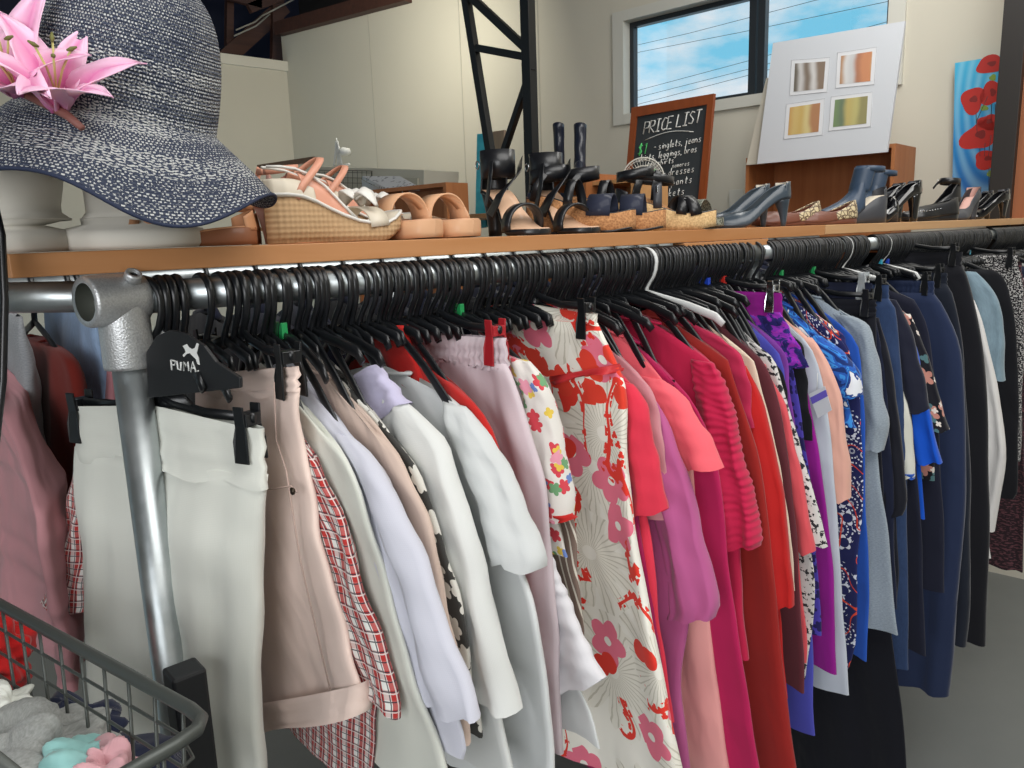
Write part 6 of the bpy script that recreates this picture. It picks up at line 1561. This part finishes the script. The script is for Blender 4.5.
# black strap at the left edge
m = MB(); P = [at(-6, 200, .86), at(1, 235, .86), at(4, 300, .86), at(2, 380, .86), at(-4, 440, .86), at(-12, 520, .86)]; m.tube(P, [.006, .008, .008, .008, .007, .005], 8, flat=(.6, 1.2)); o_ = m.build('bag_strap', M_black); tag(o_, 'black strap hanging down at the left edge in front of the shelf', 'strap')
# price card on the pale grey shirt
cx_ = OUT['pale_grey_shirt']; cp = on_plane(823, 400, (cx_-.03, 0, 0), (1, 0, 0))
m = MB(); card = [on_plane(px, py, (cx_-.035, 0, 0), (1, 0, 0)) for px, py in ((809, 394), (825, 386), (832, 410), (818, 418))]; m.slab(card, V((-1, 0, 0)), .0012)
pcard = empty('price_card'); m.build('card', plain('card_white', 'd0d3da', .5), pcard, smooth=False)
m = MB(); q4 = [card[0].lerp(card[3], .15), card[1].lerp(card[2], .15), card[1].lerp(card[2], .42), card[0].lerp(card[3], .42)]; m.slab(q4, V((-1, 0, 0)), .002); m.build('purple_band', plain('card_purple', '6a5cc0', .5), pcard, smooth=False)
m = MB(); m.tube([(card[0]+card[1])/2, (card[0]+card[1])/2+V((0, 0, .04))], .0008, 5); m.build('string', M_whitep, pcard)
tag(pcard, 'white price card with a purple band hanging on the pale grey shirt', 'price card')

# the letter on the green size marker over the lilac trousers
hS = [o for o in C.objects if 'marked S' in o.get('label', '')][0]
m = MB(); P = []
for pr in GL['S'][0].split():
    a, b = map(float, pr.split(',')); P.append((-.0048, .004-a*.014, -.068+b*.012))
m.tube(P, .0011, 5); m.build('marker_letter', M_blackm, [c_ for c_ in hS.children if c_.name.startswith('size_marker')][0])
# ------------------------------------------------------------------ light
w = bpy.data.worlds.new('world'); bpy.context.scene.world = w; w.use_nodes = True
nt = w.node_tree; nt.nodes.clear()
out = nt.nodes.new('ShaderNodeOutputWorld'); bg = nt.nodes.new('ShaderNodeBackground')
tc = nt.nodes.new('ShaderNodeTexCoord'); mp = nt.nodes.new('ShaderNodeMapping'); mp.inputs['Scale'].default_value = (1, 1, 2.4)
mp.inputs['Location'].default_value = (.35, .1, .2)
nz = nt.nodes.new('ShaderNodeTexNoise'); nz.inputs['Scale'].default_value = 5.5; nz.inputs['Detail'].default_value = 6; nz.inputs['Roughness'].default_value = .55
rp = nt.nodes.new('ShaderNodeValToRGB'); e = rp.color_ramp.elements
e[0].position = .40; e[0].color = (.22, .66, .92, 1); e[1].position = .58; e[1].color = (.92, .96, 1, 1)
nt.links.new(tc.outputs['Generated'], mp.inputs[0]); nt.links.new(mp.outputs[0], nz.inputs['Vector']); nt.links.new(nz.outputs[0], rp.inputs[0])
nt.links.new(rp.outputs[0], bg.inputs[0]); bg.inputs[1].default_value = .95; nt.links.new(bg.outputs[0], out.inputs[0])
def area(name, loc, target, size, power, col=(1, 1, 1)):
    l = bpy.data.lights.new(name, 'AREA'); l.shape = 'RECTANGLE'; l.size, l.size_y = size; l.energy = power; l.color = col
    o = bpy.data.objects.new(name, l); C.objects.link(o); o.location = loc
    o.rotation_euler = (V(target)-V(loc)).to_track_quat('-Z', 'Y').to_euler(); return o
area("skylight_panel", (1.2, -.6, 3.9), (1.5, 1.0, 1.2), (3.2, 1.8), 84, (1, .985, .955))
area("front_left_fill", (-2.4, -1.6, 2.4), (1.2, 1.1, 1.5), (2.4, 2.2), 108, (.97, .985, 1))  # added fill from behind the camera's left; there is no doorway
area("roof_light", (3.2, 1.0, 3.9), (4.0, 1.2, 1.6), (1.6, 1.2), 40, (1, .98, .93))
q = onw(385, -25, 1.1); area("wall_skylight", (q.x, q.y, min(zC-.15, q.z)), onw(345, 130, 0), (.45, .25), 22, (1, .96, .82))
sc = bpy.context.scene
sc.view_settings.view_transform = 'Standard'; sc.view_settings.look = 'None'; sc.view_settings.exposure = 0; sc.view_settings.gamma = 1
sc.view_settings.use_curve_mapping = False
